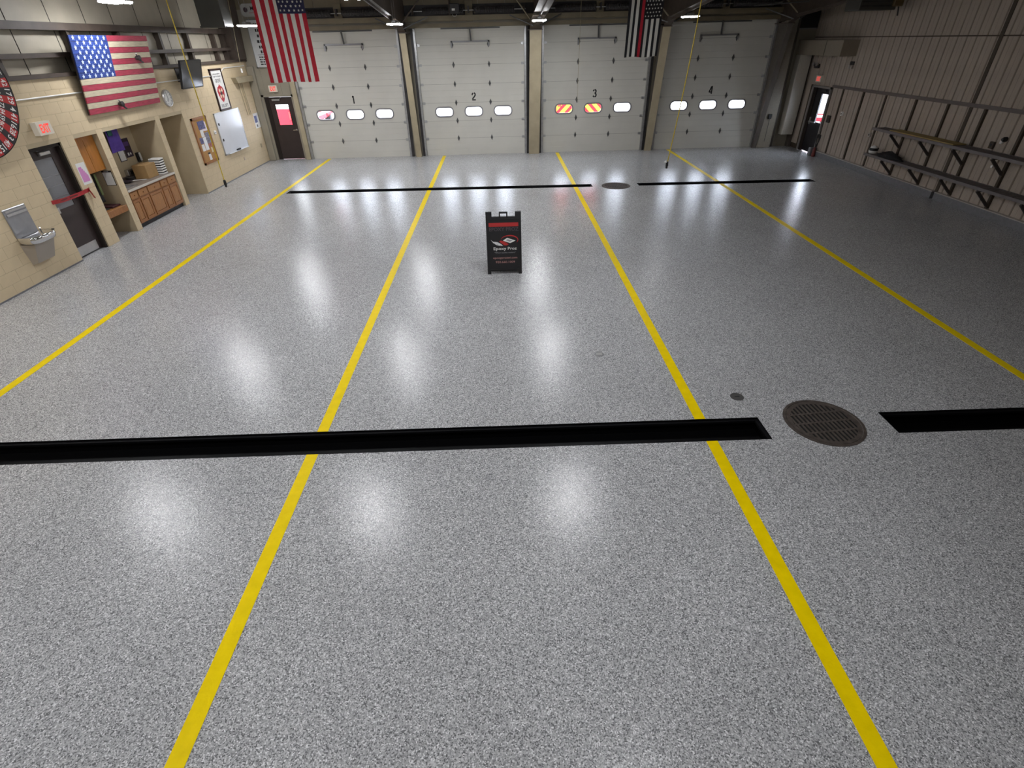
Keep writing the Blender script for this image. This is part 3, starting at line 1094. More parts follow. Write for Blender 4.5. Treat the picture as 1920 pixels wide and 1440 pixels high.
# ================================================================== LAMPS
def high_bay(x, y, z, label):
    lens = M_LENS if x < 5 else M_LENSDIM
    t = thing('high_bay_light', label, 'ceiling light', (x, y, z), 'white high bay lights under the roof')
    MB().bbox(x-.20, x+.20, y-.28, y+.28, z+.045, z+.075, .01).build('housing', M_WHITE, t)
    MB().bbox(x-.055, x+.055, y-.20, y+.20, z+.075, z+.13, .01).build('driver_box', M_GALV, t)
    for s in (-1, 1):
        b = MB()
        N = 8
        prof = [(x+s*.135+.062*math.cos(PI+PI*i/N), z+.045+.032*math.sin(PI+PI*i/N)) for i in range(N+1)]
        n = len(prof)
        for yy in (y-.27, y+.27):
            b.v += [(px, yy, pz) for px, pz in prof]
        for i in range(n-1):
            b.face([i, i+1, n+i+1, n+i])
        b.face(list(range(n))[::-1])
        b.face([n+i for i in range(n)])
        b.build('lens', lens, t)
    MB().box(x-.075, x+.075, y-.27, y+.27, z+.025, z+.044).build('center_lens', lens, t)
    for yy in (y-.2, y+.2):
        MB().tube([(x, yy, z+.075), (x, yy, CEIL(yy)-.01)], .004, 5).build('hanger_wire', M_GALV, t)
    return t


for X, Y, Z, lb in ((-7.45, 2.0, 4.75, 'white high bay light out of view above the viewer by the block wall'),
                    (-3.0, 2.0, 4.75, 'white high bay light above the viewer, on the block wall side'),
                    (1.3, 2.0, 4.75, 'white high bay light above the viewer, on the ribbed wall side'),
                    (-7.42, 7.75, 4.58, 'high bay light reflected in the near floor beside the outermost yellow line'),
                    (-2.92, 7.65, 4.58, 'high bay light reflected in the near floor beside the second yellow line'),
                    (1.27, 7.8, 4.58, 'high bay light reflected in the near floor beside the third yellow line'),
                    (-7.75, 13.3, 4.46, 'lit high bay light over the wooden wall flag'),
                    (-3.05, 13.6, 4.45, 'lit high bay light high between the hanging flag and garage door 1'),
                    (1.38, 13.8, 4.45, 'lit high bay light over the middle of the hall, above the floor sign'),
                    (-7.42, 18.95, 4.16, 'lit high bay light beside the hanging striped flag, by the block wall corner'),
                    (-2.98, 18.7, 4.10, 'lit high bay light in front of the slim column beside garage door 1'),
                    (1.31, 18.7, 4.10, 'lit high bay light in front of the wide middle column'),
                    (5.82, 18.7, 4.10, 'lit high bay light crossed by the yellow rope, in front of garage door 4')):
    high_bay(X, Y, Z, lb)

# ================================================================== FLOOR HARDWARE
def manhole(cx, cy, r, rot, label):
    t = thing('manhole_grate', label, 'manhole', (cx, cy, 0), 'round cast iron grates between the trench drains')
    c, s = math.cos(rot), math.sin(rot)
    P = lambda x, y, z: (cx+x*c-y*s, cy+x*s+y*c, z)
    MB().lathe([(r, 0.0), (r, .006), (r-.03, .007), (r-.035, .003)], (cx, cy, 0), 48, cap=False).build('ring', M_GRATE, t)
    b = MB().lathe([(r-.036, .001), (r-.038, .006), (r-.082, .006), (r-.082, .001)], (cx, cy, 0), 48, cap=False)
    b.build('rim', M_GRATE, t)
    MB().lathe([(r-.04, .0012), (0.001, .0012)], (cx, cy, 0), 40, cap=False).build('pit_shade', mat('pit_shade_black', (.006, .006, .006), .9), t)  # flat black disc on the floor, painted in for the shade under the bars
    ri = r-.075
    for yy in (-.165, 0, .165):
        hx = math.sqrt(ri*ri-yy*yy)
        b = MB()
        q = [P(-hx, yy-.012, .002), P(hx, yy-.012, .002), P(hx, yy+.012, .002), P(-hx, yy+.012, .002)]
        b.hexa(q+[(a, d, .0075) for a, d, _ in q])
        b.build('cross_rib', M_GRATE, t)
    xx = -ri+.03
    while xx < ri-.015:
        hy = math.sqrt(max(0, ri*ri-xx*xx))
        b = MB()
        q = [P(xx-.012, -hy, .002), P(xx+.012, -hy, .002), P(xx+.012, hy, .002), P(xx-.012, hy, .002)]
        b.hexa(q+[(a, d, .007) for a, d, _ in q])
        b.build('bar', M_GRATE, t)
        xx += .050
    return t


manhole(3.573, 4.516, .424, .10, 'large round rusty grate in the near floor between two black trench drains')
manhole(3.43, 15.93, .42, .15, 'round rusty grate far off near garage door 3, ringed by bright floor')
fc = thing('floor_cover', 'small dark round floor cap near the near manhole grate', 'floor cap', (2.80, 5.06, 0))
MB().lathe([(.080, 0), (.080, .004), (.068, .005), (.066, .003), (.001, .003)], (2.80, 5.06, 0), 28).build('cover', mat('cap_grey', (.075, .072, .07), .5), fc)
MB().box(2.77, 2.83, 5.055, 5.065, .003, .0045).build('slot', M_BLACK, fc)
co = thing('floor_cleanout', 'small shiny round cleanout in the floor between two yellow lines', 'floor cleanout', (1.30, 6.18, 0))
M_CLEAN = mat('bright_zinc', (.70, .70, .68), .35, metal=.3)
MB().lathe([(.068, 0), (.066, .006), (.056, .007), (.05, .002), (.001, .002)], (1.30, 6.18, 0), 24).build('ring', M_GREYSTEEL, co)
for k in (-.03, -.01, .01, .03):
    MB().box(1.30-.04, 1.30+.04, 6.18+k-.004, 6.18+k+.004, .002, .007).build('ridge', M_CLEAN, co)

# ================================================================== A-FRAME SIGN
af = thing('sandwich_board', 'black folding sandwich board sign with red band and white lettering on the floor', 'sign', (0.03, 9.4, 0))
W2, HT = .322, 1.105


def afp(x, h, t, back=False):
    """point on the leaning front (or back) panel: x across, h along the panel, t outward"""
    th = math.radians(12)
    y = 9.25+h*math.sin(th)-t*math.cos(th)
    z = h*math.cos(th)+t*math.sin(th)
    if back:
        y = 2*(9.25+1.02*math.sin(th))-y+.05
    return (0.03+x, y, z)


for back in (False, True):
    b = MB()

    def slab(x0, x1, h0, h1, t0=-.03, t1=0.0):
        c = [afp(x0, h0, t1, back), afp(x1, h0, t1, back), afp(x1, h0, t0, back), afp(x0, h0, t0, back), afp(x0, h1, t1, back), afp(x1, h1, t1, back), afp(x1, h1, t0, back), afp(x0, h1, t0, back)]
        b.hexa(c)
    slab(-W2, W2, .055, 1.03)
    slab(-W2, -W2+.065, 0, .055)
    slab(W2-.065, W2, 0, .055)
    slab(-W2, -W2+.11, 1.03, 1.125)
    slab(W2-.11, W2, 1.03, 1.125)
    b.build('front_panel' if not back else 'rear_panel', M_SIGNBLK, af)
    b = MB()
    slab(-.078, -.055, 1.03, 1.12)
    slab(.055, .078, 1.03, 1.12)
    slab(-.078, .078, 1.098, 1.12)
    b.build('handle', M_SIGNBLK, af)
b = MB()
for q in ((-W2+.035, W2-.035, .985, 1.0), (-W2+.035, -W2+.05, .09, .985), (W2-.05, W2-.035, .09, .985), (-W2+.035, W2-.035, .075, .09)):
    c = [afp(q[0], q[2], .008), afp(q[1], q[2], .008), afp(q[1], q[2], 0), afp(q[0], q[2], 0), afp(q[0], q[3], .008), afp(q[1], q[3], .008), afp(q[1], q[3], 0), afp(q[0], q[3], 0)]
    b.hexa(c)
b.build('poster_frame', M_SIGNBLK, af)
ux = Vector((1, 0, 0))
uh = (Vector(afp(0, 1, 0))-Vector(afp(0, 0, 0))).normalized()


def apoly(name, pts, m, lift=.002):
    vs = [afp(x, h, lift) for x, h in pts]
    return mesh_obj(name, vs, [tuple(range(len(vs)))], m, af)


apoly('red_band', [(-.282, .862), (.282, .862), (.282, .930), (-.282, .930)], M_SIGNRED)
text('shop_name_lettering', 'EPOXY PROZ', .062, M_SIGNDIM, afp(0, .785, 0), ux, uh, af, bold=.02, width=.54)
# emblem: ring arc, feather, red swoosh and a tilted white tile
N = 26
cxm, chm = .105, .625
b = MB()
vs, fs = [], []
for i in range(N+1):
    a = math.radians(-35+(205*i/N))
    tw = .006+.016*math.sin(PI*i/N)
    vs.append(afp(cxm+.16*math.cos(a), chm+.085*math.sin(a), .003))
    vs.append(afp(cxm+(.16-tw)*math.cos(a), chm+(.085-tw)*math.sin(a), .003))
    if i:
        fs.append((2*i-2, 2*i-1, 2*i+1, 2*i))
mesh_obj('emblem_arc', vs, fs, M_SIGNRED, af)
apoly('emblem_swoosh', [(-.06, .615), (0, .60), (.09, .545), (.05, .525), (.01, .525), (-.04, .56), (-.09, .60)], M_SIGNRED, .0025)
apoly('emblem_tile', [(-.02, .612), (.115, .565), (.215, .608), (.06, .66)], M_WHITE, .004)
apoly('emblem_tile_shade', [(.035, .617), (.105, .59), (.16, .61), (.07, .637)], mat('tile_grey', (.32, .32, .33), .5), .005)
apoly('emblem_feather', [(-.245, .63), (-.20, .598), (-.13, .592), (-.06, .555), (-.015, .518), (-.07, .52), (-.14, .535), (-.20, .575)], mat('feather_white', (.62, .62, .62), .6, var=.35, scale=60), .0035)
text('brand_lettering', 'Epoxy', .052, M_WHITE, afp(-.0825, .445, 0), ux, uh, af, bold=.012, width=.235)
text('brand_lettering', 'Proz', .052, M_WHITE, afp(.1475, .445, 0), ux, uh, af, bold=.012, width=.165)
text('slogan_lettering', '"Where quality matters"', .022, mat('slogan_grey', (.34, .33, .34), .6), afp(.015, .385, 0), ux, uh, af, width=.39)
text('web_lettering', 'epoxyprozwi.com', .036, M_SIGNPINK, afp(.015, .285, 0), ux, uh, af, bold=.012, width=.45)
text('phone_lettering', '920.660.1009', .038, M_SIGNPINK, afp(.015, .205, 0), ux, uh, af, bold=.012, width=.36)

# ================================================================== HANGING FLAGS
def star_poly(r, n=5, rot=PI/2, inner=.42):
    return [((r if i % 2 == 0 else r*inner)*math.cos(rot+i*PI/n), (r if i % 2 == 0 else r*inner)*math.sin(rot+i*PI/n)) for i in range(2*n)]


def cloth_flag(name, label, x0, x1, zb, zt, y, widths, cols, canton, mats, canton_m, star_m, amp, seed, star_rows, star_cols, sr, skew=0.0):
    """vertical flag: widths/cols describe the stripes from x0 to x1; canton (first stripe index, z) fills the top"""
    rnd = random.Random(seed)
    t = thing(name, label, 'flag', ((x0+x1)/2, y, zb))
    ph = [rnd.random()*6 for _ in range(4)]

    def P(u, v):
        """u across 0-1, v down from the top 0-1"""
        fold = amp*(.35+.65*v)*(math.sin(u*15+ph[0]+v*1.2)+.6*math.sin(u*27+ph[1]-v*2))
        xx = x0+(x1-x0)*u+amp*.35*math.sin(u*22+ph[2]+v*2.2)+skew*(1-v)
        return (xx, y+fold, zt+(zb-zt)*v+.012*math.sin(u*9+ph[3])*v)
    tot = sum(widths)
    edges = [0]
    for w_ in widths:
        edges.append(edges[-1]+w_/tot)
    ROWS = 30
    vc = (zt-canton[1])/(zt-zb)
    vrows = [vc*i/12 for i in range(12)]+[vc+(1-vc)*i/ROWS for i in range(ROWS+1)]
    b = MB()
    sub = 3
    for si in range(len(widths)):
        us = [edges[si]+(edges[si+1]-edges[si])*k/sub for k in range(sub+1)]
        n = len(b.v)
        for v in vrows:
            for u in us:
                b.v.append(P(u, v))
        for i in range(len(vrows)-1):
            inc = vrows[i+1] <= vc+1e-6 and si >= canton[0]
            b.cur = len(mats) if inc else cols[si]
            for k in range(sub):
                q = n+i*(sub+1)+k
                b.face([q, q+1, q+sub+2, q+sub+1])
    b.build('cloth', list(mats)+[canton_m], t, smooth=True)
    # stars sewn on the canton, following the folds
    uc = edges[canton[0]]
    b = MB()
    for i in range(star_rows):
        m = star_cols if i % 2 == 0 else star_cols-1
        for j in range(m):
            u = uc+(1-uc)*((j+.6+(0 if i % 2 == 0 else .5))/(star_cols+.2))
            v = vc*(1-(i+.75)/(star_rows+.4))
            c = Vector(P(u, v))
            n = len(b.v)
            pl = star_poly(sr)
            for px, pz in pl:
                q = Vector(P(u+px/(x1-x0), v-pz/(zt-zb)))
                b.v.append((q.x, q.y-.004, q.z))
            b.v.append((c.x, c.y-.004, c.z))
            for k in range(len(pl)):
                b.face([n+k, n+(k+1) % len(pl), n+len(pl)])
    b.build('star_lettering', star_m, t)
    MB().tube([(x0-.05, y, zt), (x1+.05, y, zt)], .015, 8).build('hanging_rod', M_GALV, t)
    for xx in (x0+.1, x1-.1):
        MB().tube([(xx, y, zt), (xx, y, CEIL(y)-.01)], .004, 5).build('hanger_wire', M_GALV, t)
    return t


cloth_flag('national_flag', 'large red and white striped flag with starry navy corner hanging before garage door 1', -6.40, -5.02, 2.82, 5.35, 17.0,
           [1.05, 1, 1.1, 1.05, 1, .7, 1.1, 1, .85, .9, 1, .95, 1.05], [0, 1]*6+[0], (6, 4.385), [M_RED, M_FLAGWHITE], M_NAVY, M_FLAGWHITE, .028, 3, 10, 6, .034)
cloth_flag('memorial_flag', 'black and white striped flag with one red stripe hanging before garage door 3', 3.575, 4.50, 3.20, 4.85, 17.0,
           [.9, 1.1]+[.95, 1.05]+[.95, 1.1]+[.8, 1.15]+[1, 1.05]+[.9, 1.1]+[.9], [0, 1, 0, 1, 0, 2, 0, 1, 0, 1, 0, 1, 0], (6, 4.07), [M_FBLACK, M_FLAGWHITE, M_RED], M_FBLACK, M_FLAGWHITE, .012, 5, 9, 6, .026, skew=.03)

# ================================================================== WOODEN WALL FLAG
wf = thing('wooden_flag', 'painted wooden plank flag with stars and stripes leaning out on the block wall', 'wall art', (XL+.1, 14.05, 2.52))
FY0, FY1, FZ0, FZ1 = 12.68, 15.45, 2.52, 3.955


def wfp(u, v, t):
    """u along the wall, v up, t outwards; the panel's top leans out"""
    return (XL+.06+.22*v+t, FY0+(FY1-FY0)*u, FZ0+(FZ1-FZ0)*v)


def wslab(b, u0, u1, v0, v1, t0, t1):
    b.hexa([wfp(u0, v0, t0), wfp(u0, v0, t1), wfp(u1, v0, t1), wfp(u1, v0, t0), wfp(u0, v1, t0), wfp(u0, v1, t1), wfp(u1, v1, t1), wfp(u1, v1, t0)])


b = MB()
wslab(b, 0, 1, 0, 1, -.035, -.004)
b.build('backing', mat('dark_backing', (.04, .03, .025), .7), wf)
UC = .435
for i in range(13):
    v0, v1 = i/13+.002, (i+1)/13-.002
    red = (i % 2 == 0)
    u0 = 0.0 if i < 6 else UC+.001
    b = MB()
    wslab(b, u0, 1, v0, v1, -.004, .018+random.uniform(-.003, .003))
    b.build('plank', M_WOODRED if red else M_WOODCREAM, wf)
    if i >= 6:
        b = MB()
        wslab(b, 0, UC, v0, v1, -.004, .018+random.uniform(-.002, .003))
        b.build('plank', M_WOODBLUE, wf)
vb, vt = 6/13, 1.0
for i in range(9):
    m = 6 if i % 2 == 0 else 5
    for j in range(m):
        u = UC*((j+.55+(0 if m == 6 else .5))/6.1)
        v = vb+(vt-vb)*((i+.55)/9.1)
        b = MB()
        pl = star_poly(.047, inner=.45)
        k = len(pl)
        for t in (.021, .026):
            b.v += [wfp(u+px/(FY1-FY0), v+pz/(FZ1-FZ0), t) for px, pz in pl]
        b.face(list(range(k, 2*k)))
        for q in range(k):
            b.face([q, (q+1) % k, k+(q+1) % k, k+q])
        b.build('star', M_STARBLUE, wf)
for u, v, lb in ((.76, .69, 'dark metal lamp clamp on the upper white plank of the wooden flag'), (.20+.17, .085, 'dark metal lamp clamp on the bottom planks of the wooden flag')):
    p = Vector(wfp(u, v, .028))
    t = thing('clamp', lb, 'clamp', p, 'small dark clamps on the wooden flag')
    MB().lathe([(.03, 0), (.045, .03), (.06, .10), (.03, .12)], p, 12, 'x').build('cup', M_DARKSTEEL, t)
    MB().bar(p+Vector((.05, 0, .03)), p+Vector((.10, -.10, .09)), .03, .02).build('jaw', M_GALV, t)
    MB().bar(p+Vector((.05, .03, -.03)), p+Vector((.12, .05, -.10)), .05, .03).build('jaw', M_DARKSTEEL, t)

# ================================================================== NUMBER WHEEL
WCY, WCZ, WR = 9.785, 3.23, 1.075
wx = XL+.13
nw = thing('number_wheel', 'large round red and black numbered wheel on the block wall', 'game wheel', (XL+.05, WCY, WCZ-WR))
MB().lathe([(.18, 0), (.18, .11)], (XL+.0, WCY, WCZ), 20, 'x').build('wall_mount', M_DARKSTEEL, nw)
MB().lathe([(WR-.01, -.03), (WR, -.02), (WR, -.002), (WR-.01, 0)], (wx, WCY, WCZ), 72, 'x').build('disc', M_WHEELBLK, nw)
NS = 44
seq = []
for g in range(11, 0, -1):
    seq += [(g, g+68), (g+37, g+80), (g+12, g+55), (g+24, g+92)]
# sector holding 41 sits a little below the horizontal on the far side
start = None
for i, (a, _) in enumerate(seq):
    if a == 41:
        start = i
num_v, num_f = [], []
for i in range(NS):
    ang = math.radians(-32)-(i-start)*2*PI/NS
    a0, a1 = ang-PI/NS, ang+PI/NS
    b = MB()
    n = 4
    ring_i, ring_o = [], []
    for k in range(n+1):
        a = a0+(a1-a0)*k/n
        ring_i.append((wx+.002, WCY+.35*math.cos(a), WCZ+.35*math.sin(a)))
        ring_o.append((wx+.002, WCY+(WR-.012)*math.cos(a), WCZ+(WR-.012)*math.sin(a)))
    b.v = ring_i+ring_o
    for k in range(n):
        b.face([k, n+1+k, n+2+k, k+1])
    b.build('sector', M_WHEELRED if i % 2 == 1 else M_WHEELBLK, nw)
    for num, rad, hh in ((seq[i][0], .945, .105), (seq[i][1], .745, .085)):
        rd = Vector((0, math.cos(ang), math.sin(ang)))
        tg = Vector((0, math.sin(ang), -math.cos(ang)))      # reads when the sector is at the top
        o = Vector((wx+.003, WCY, WCZ))+rd*(rad-hh*.0)
        r_ = text('n', str(num), hh, None, o-rd*0.02, tg, rd, 'raw', width=((.112 if hh > .1 else .088) if num > 9 else None), bold=.02)
        vs, fs = r_
        k = len(num_v)
        num_v += vs
        num_f += [tuple(q+k for q in f) for f in fs]
mesh_obj('number_lettering', num_v, num_f, M_WHITE, nw)
MB().lathe([(WR+.004, -.02), (WR+.012, -.01), (WR+.004, .004)], (wx, WCY, WCZ), 72, 'x', cap=False).build('rim', M_WHEELBLK, nw)
MB().lathe([(.35, 0), (.33, .02), (.12, .03), (.06, .08)], (wx, WCY, WCZ), 32, 'x').build('hub', M_DARKSTEEL, nw)

# ================================================================== LEFT WALL FITTINGS
def exit_sign(label, o, xd, yd, w_, h_, dpt):
    o, xd, yd = Vector(o), Vector(xd), Vector(yd)
    nn = xd.cross(yd)
    t = thing('exit_sign', label, 'exit sign', o, 'lit exit signs over the doors')
    a = o-xd*(w_/2)
    MB().prism([(0, 0), (w_, 0), (w_, h_), (0, h_)], a, xd, yd, nn*dpt).build('housing', mat('exit_housing', (.74, .68, .58), .5), t)
    text('lettering', 'EXIT', h_*.62, M_REDLIT, o+yd*h_*.19+nn*dpt, xd, yd, t, bold=.045, width=w_*.66)
    return t


exit_sign('lit exit sign on the block wall beside the number wheel', (XL, 11.23, 2.345), *AX['left'], .37, .225, .11)
exit_sign('lit exit sign over the brown door with glass next to garage door 1', (-8.11, YB-.018, 2.29), *AX['back'], .30, .21, .06)
exit_sign('lit exit sign over the dark door in the ribbed wall', (XR, 20.54, 2.22), *AX['right'], .34, .20, .08)

# drinking fountain
df = thing('drinking_fountain', 'stainless drinking fountain with backsplash hung on the block wall', 'drinking fountain', (XL, 9.78, .33))
MB().bbox(XL, XL+.03, 9.50, 10.02, .84, 1.36, .012).build('backsplash', M_GREYSTEEL, df)
MB().box(XL+.03, XL+.045, 9.53, 9.99, 1.235, 1.275).box(XL+.03, XL+.04, 9.53, 9.99, 1.30, 1.33).build('louvre', M_STAINLESS, df)
b = MB()
n = 24
rings = []
for (rx, ry, z, ins) in ((.14, .24, .73, 0), (.18, .29, .75, 0), (.195, .31, .80, 0), (.195, .31, .865, 0), (.18, .295, .87, 0), (.14, .24, .835, 0), (.05, .08, .825, 0)):
    sg = lambda q: math.copysign(abs(q)**.6, q)
    rings.append([(max(XL+.004, XL+.165+rx*sg(math.cos(2*PI*k/n))), 9.77+ry*sg(math.sin(2*PI*k/n)), z) for k in range(n)])
for r_ in rings:
    b.v += r_
for i in range(len(rings)-1):
    for k in range(n):
        l = (k+1) % n
        b.face([i*n+k, i*n+l, (i+1)*n+l, (i+1)*n+k])
b.face([k for k in range(n-1, -1, -1)])
b.face([(len(rings)-1)*n+k for k in range(n)])
b.build('basin', M_CHROME, df, smooth=True)
b = MB().tube([(XL+.10, 9.98, .84), (XL+.10, 9.98, .92), (XL+.13, 9.95, .945), (XL+.16, 9.92, .93)], .013, 8)
b.build('spout', M_CHROME, df)
MB().lathe([(.03, 0), (.03, .01), (.02, .014)], (XL+.30, 10.02, .868), 12).build('push_button', M_BLACK, df)
MB().hexa([(XL, 9.55, .34), (XL+.12, 9.55, .37), (XL+.12, 9.98, .37), (XL, 9.98, .34), (XL, 9.50, .73), (XL+.25, 9.52, .73), (XL+.25, 10.02, .73), (XL, 10.02, .73)]).build('skirt', mat('skirt_taupe', (.40, .355, .30), .4, metal=.2), df)

# red tape over the side door
tp = thing('barrier_tape', 'red barrier tape stretched across the side door at waist height', 'tape', (XL+.02, 11.2, 1.15))
b = MB()
N = 14
for i in range(N+1):
    u = i/N
    yy = 10.64+1.12*u
    xx = XL+.018+.01*math.sin(u*9)
    z = 1.17-.03*math.sin(PI*u)
    tw = .008*math.sin(u*8)
    b.v += [(xx, yy, z), (xx+tw, yy, z+.075)]
    if i:
        b.face([2*i-2, 2*i, 2*i+1, 2*i-1])
b.build('strip', M_TAPE, tp)
MB().box(XL+.03, XL+.032, 10.85, 11.05, 1.18, 1.20).box(XL+.03, XL+.032, 11.12, 11.36, 1.175, 1.20).build('print', mat('tape_lettering', (.12, .01, .01), .5), tp)
MB().bar((XL+.025, 11.73, 1.22), (XL+.05, 11.77, 1.02), .06, .006).build('tail', M_TAPE, tp)

# pink chart on the pillar
pk = thing('chart_paper', 'white paper with pink stepped chart taped to the pillar by the side door', 'paper', (XL, 11.83, 1.3))
MB().box(XL, XL+.004, 11.70, 11.965, 1.30, 1.72).build('sheet', M_PAPER, pk)
b = MB()
for i in range(7):
    z = 1.35+.042*i
    b.box(XL+.004, XL+.0055, 11.725, 11.93-.026*max(0, i-2), z, z+.042)
b.build('bar_lettering', M_PINK, pk)

# clock
ck = thing('wall_clock', 'round white wall clock with silver rim on the block wall', 'clock', (XL, 15.92, 2.38))
MB().lathe([(.20, 0), (.205, .03), (.195, .06), (.175, .062), (.172, .045)], (XL, 15.92, 2.58), 36, 'x', cap=False).build('rim', M_STAINLESS, ck)
MB().lathe([(.175, .04), (.001, .041)], (XL, 15.92, 2.58), 36, 'x').build('face', M_WHITE, ck)
b = MB()
for k in range(12):
    a = k*PI/6
    b.bar((XL+.044, 15.92+.13*math.cos(a), 2.58+.13*math.sin(a)), (XL+.044, 15.92+.155*math.cos(a), 2.58+.155*math.sin(a)), .012, .002, (1, 0, 0))
b.build('hour_lettering', M_BLACK, ck)
MB().bar((XL+.047, 15.92, 2.58), (XL+.047, 15.92-.02, 2.58+.13), .012, .003, (1, 0, 0)).build('minute_hand', M_BLACK, ck)
MB().bar((XL+.049, 15.92, 2.58), (XL+.049, 15.92-.05, 2.58-.075), .016, .003, (1, 0, 0)).build('hour_hand', M_BLACK, ck)

# television, tilted down
tv = thing('television', 'black flat television tilted down on the block wall beside the framed plaque', 'television', (-8.55, 16.95, 2.75))


def tvp(u, v, t):
    yy = 16.42+1.08*u
    return (-8.60+.155*v+.04*u+t*.97, yy, 2.745+.66*v-t*.23)


def tvslab(b, u0, u1, v0, v1, t0, t1):
    b.hexa([tvp(u0, v0, t0), tvp(u0, v0, t1), tvp(u1, v0, t1), tvp(u1, v0, t0), tvp(u0, v1, t0), tvp(u0, v1, t1), tvp(u1, v1, t1), tvp(u1, v1, t0)])


b = MB()
tvslab(b, 0, 1, 0, 1, -.05, 0)
b.build('body', M_BLACK, tv)
b = MB()
tvslab(b, .012, .988, .03, .98, 0, .003)
b.build('screen', M_SCREEN, tv)
b = MB()
for q in ((0, 1, .98, 1), (0, 1, 0, .03), (0, .012, .03, .98), (.988, 1, .03, .98)):
    tvslab(b, *q, 0, .008)
b.build('bezel', M_BLACK, tv)
MB().bar((XL+.0, 16.96, 3.05), (-8.6, 16.96, 3.08), .08, .08).box(XL, XL+.02, 16.8, 17.12, 2.9, 3.22).build('wall_bracket', M_DARKSTEEL, tv)

# framed plaque with lettering and fire emblem
pq = thing('framed_plaque', 'tall framed white plaque with red fire emblem above the whiteboard', 'plaque', (XL, 19.1, 2.0))
py0, py1, pz0, pz1 = 18.70, 19.50, 1.99, 3.13
MB().box(XL, XL+.025, py0+.02, py1-.02, pz0+.02, pz1-.02).build('face', mat('plaque_white', (.72, .71, .68), .5), pq)
b = MB()
for q in ((py0, py0+.045, pz0, pz1), (py1-.045, py1, pz0, pz1), (py0, py1, pz0, pz0+.045), (py0, py1, pz1-.045, pz1)):
    b.box(XL, XL+.045, *q)
b.build('frame', mat('dark_wood_frame', (.03, .012, .012), .4), pq)
text('town_lettering', 'HOWARDS', .105, M_BLACK, (XL+.025, 19.1, 2.90), *AX['left'], pq, width=.50, bold=.02)
text('town_lettering', 'GROVE', .10, M_BLACK, (XL+.025, 19.1, 2.755), *AX['left'], pq, width=.36, bold=.01)
text('department_lettering', 'FIRE DEPT', .085, M_BLACK, (XL+.025, 19.1, 2.07), *AX['left'], pq, width=.46, bold=.02)
# emblem: pointed shield with four flared arms
ec = (19.1, 2.46)


def wpoly(name, pts, m, x, parent):
    vs = [(XL+x, ec[0]+a, ec[1]+c) for a, c in pts]
    return mesh_obj(name, vs, [tuple(range(len(vs)))], m, parent)


M_EMR = mat('emblem_red', (.42, .02, .03), .5)
wpoly('emblem', [(0, -.255), (.10, -.19), (.20, -.06), (.235, .06), (.16, .17), (.06, .20), (0, .255), (-.06, .20), (-.16, .17), (-.235, .06), (-.20, -.06), (-.10, -.19)], M_EMR, .027, pq)
b = MB()
for k in range(4):
    a = PI/4+k*PI/2
    ca, sa = math.cos(a), math.sin(a)
    pts = [(.03, -.03), (.15, -.055), (.17, 0), (.15, .055), (.03, .03)]
    n = len(b.v)
    b.v += [(XL+.0285, ec[0]+(x_*ca-y_*sa)*.95, ec[1]+(x_*sa+y_*ca)) for x_, y_ in pts]
    b.face([n+i for i in range(5)])
b.build('emblem_cross', mat('emblem_cream', (.68, .55, .40), .5), pq)
b = MB().lathe([(.065, .029), (.001, .0295)], (XL, ec[0], ec[1]), 18, 'x', cap=False)
b.build('emblem_center', mat('emblem_black', (.05, .03, .03), .5), pq)

# whiteboard
wb = thing('whiteboard', 'blank whiteboard with tray hung on the block wall below the plaque', 'whiteboard', (XL, 19.07, .78))
MB().box(XL+.01, XL+.03, 18.18, 19.97, .78, 1.955).build('face', M_WHITEBOARD, wb)
b = MB()
for q in ((18.165, 18.195, .77, 1.965), (19.955, 19.985, .77, 1.965), (18.165, 19.985, .765, .795), (18.165, 19.985, 1.94, 1.97)):
    b.box(XL, XL+.038, *q)
b.build('frame', mat('alu_frame', (.55, .56, .58), .35, metal=.6), wb)
MB().box(XL+.03, XL+.10, 18.4, 19.9, .775, .785).build('tray', mat('tray_white', (.7, .72, .75), .4), wb)
tag(MB().bbox(XL+.035, XL+.085, 18.98, 19.24, .785, .83, .008).build('eraser', mat('eraser_black', (.03, .03, .035), .8)), 'dark eraser lying in the whiteboard tray', 'eraser')
for z, lb in ((1.62, 'small dark magnet on the whiteboard edge, higher of two'), (1.17, 'small dark magnet on the whiteboard edge, lower of two')):
    tag(MB().bbox(XL+.03, XL+.045, 18.26, 18.33, z, z+.07, .004).build('magnet', M_BLACK), lb, 'magnet', 'magnets on the whiteboard')

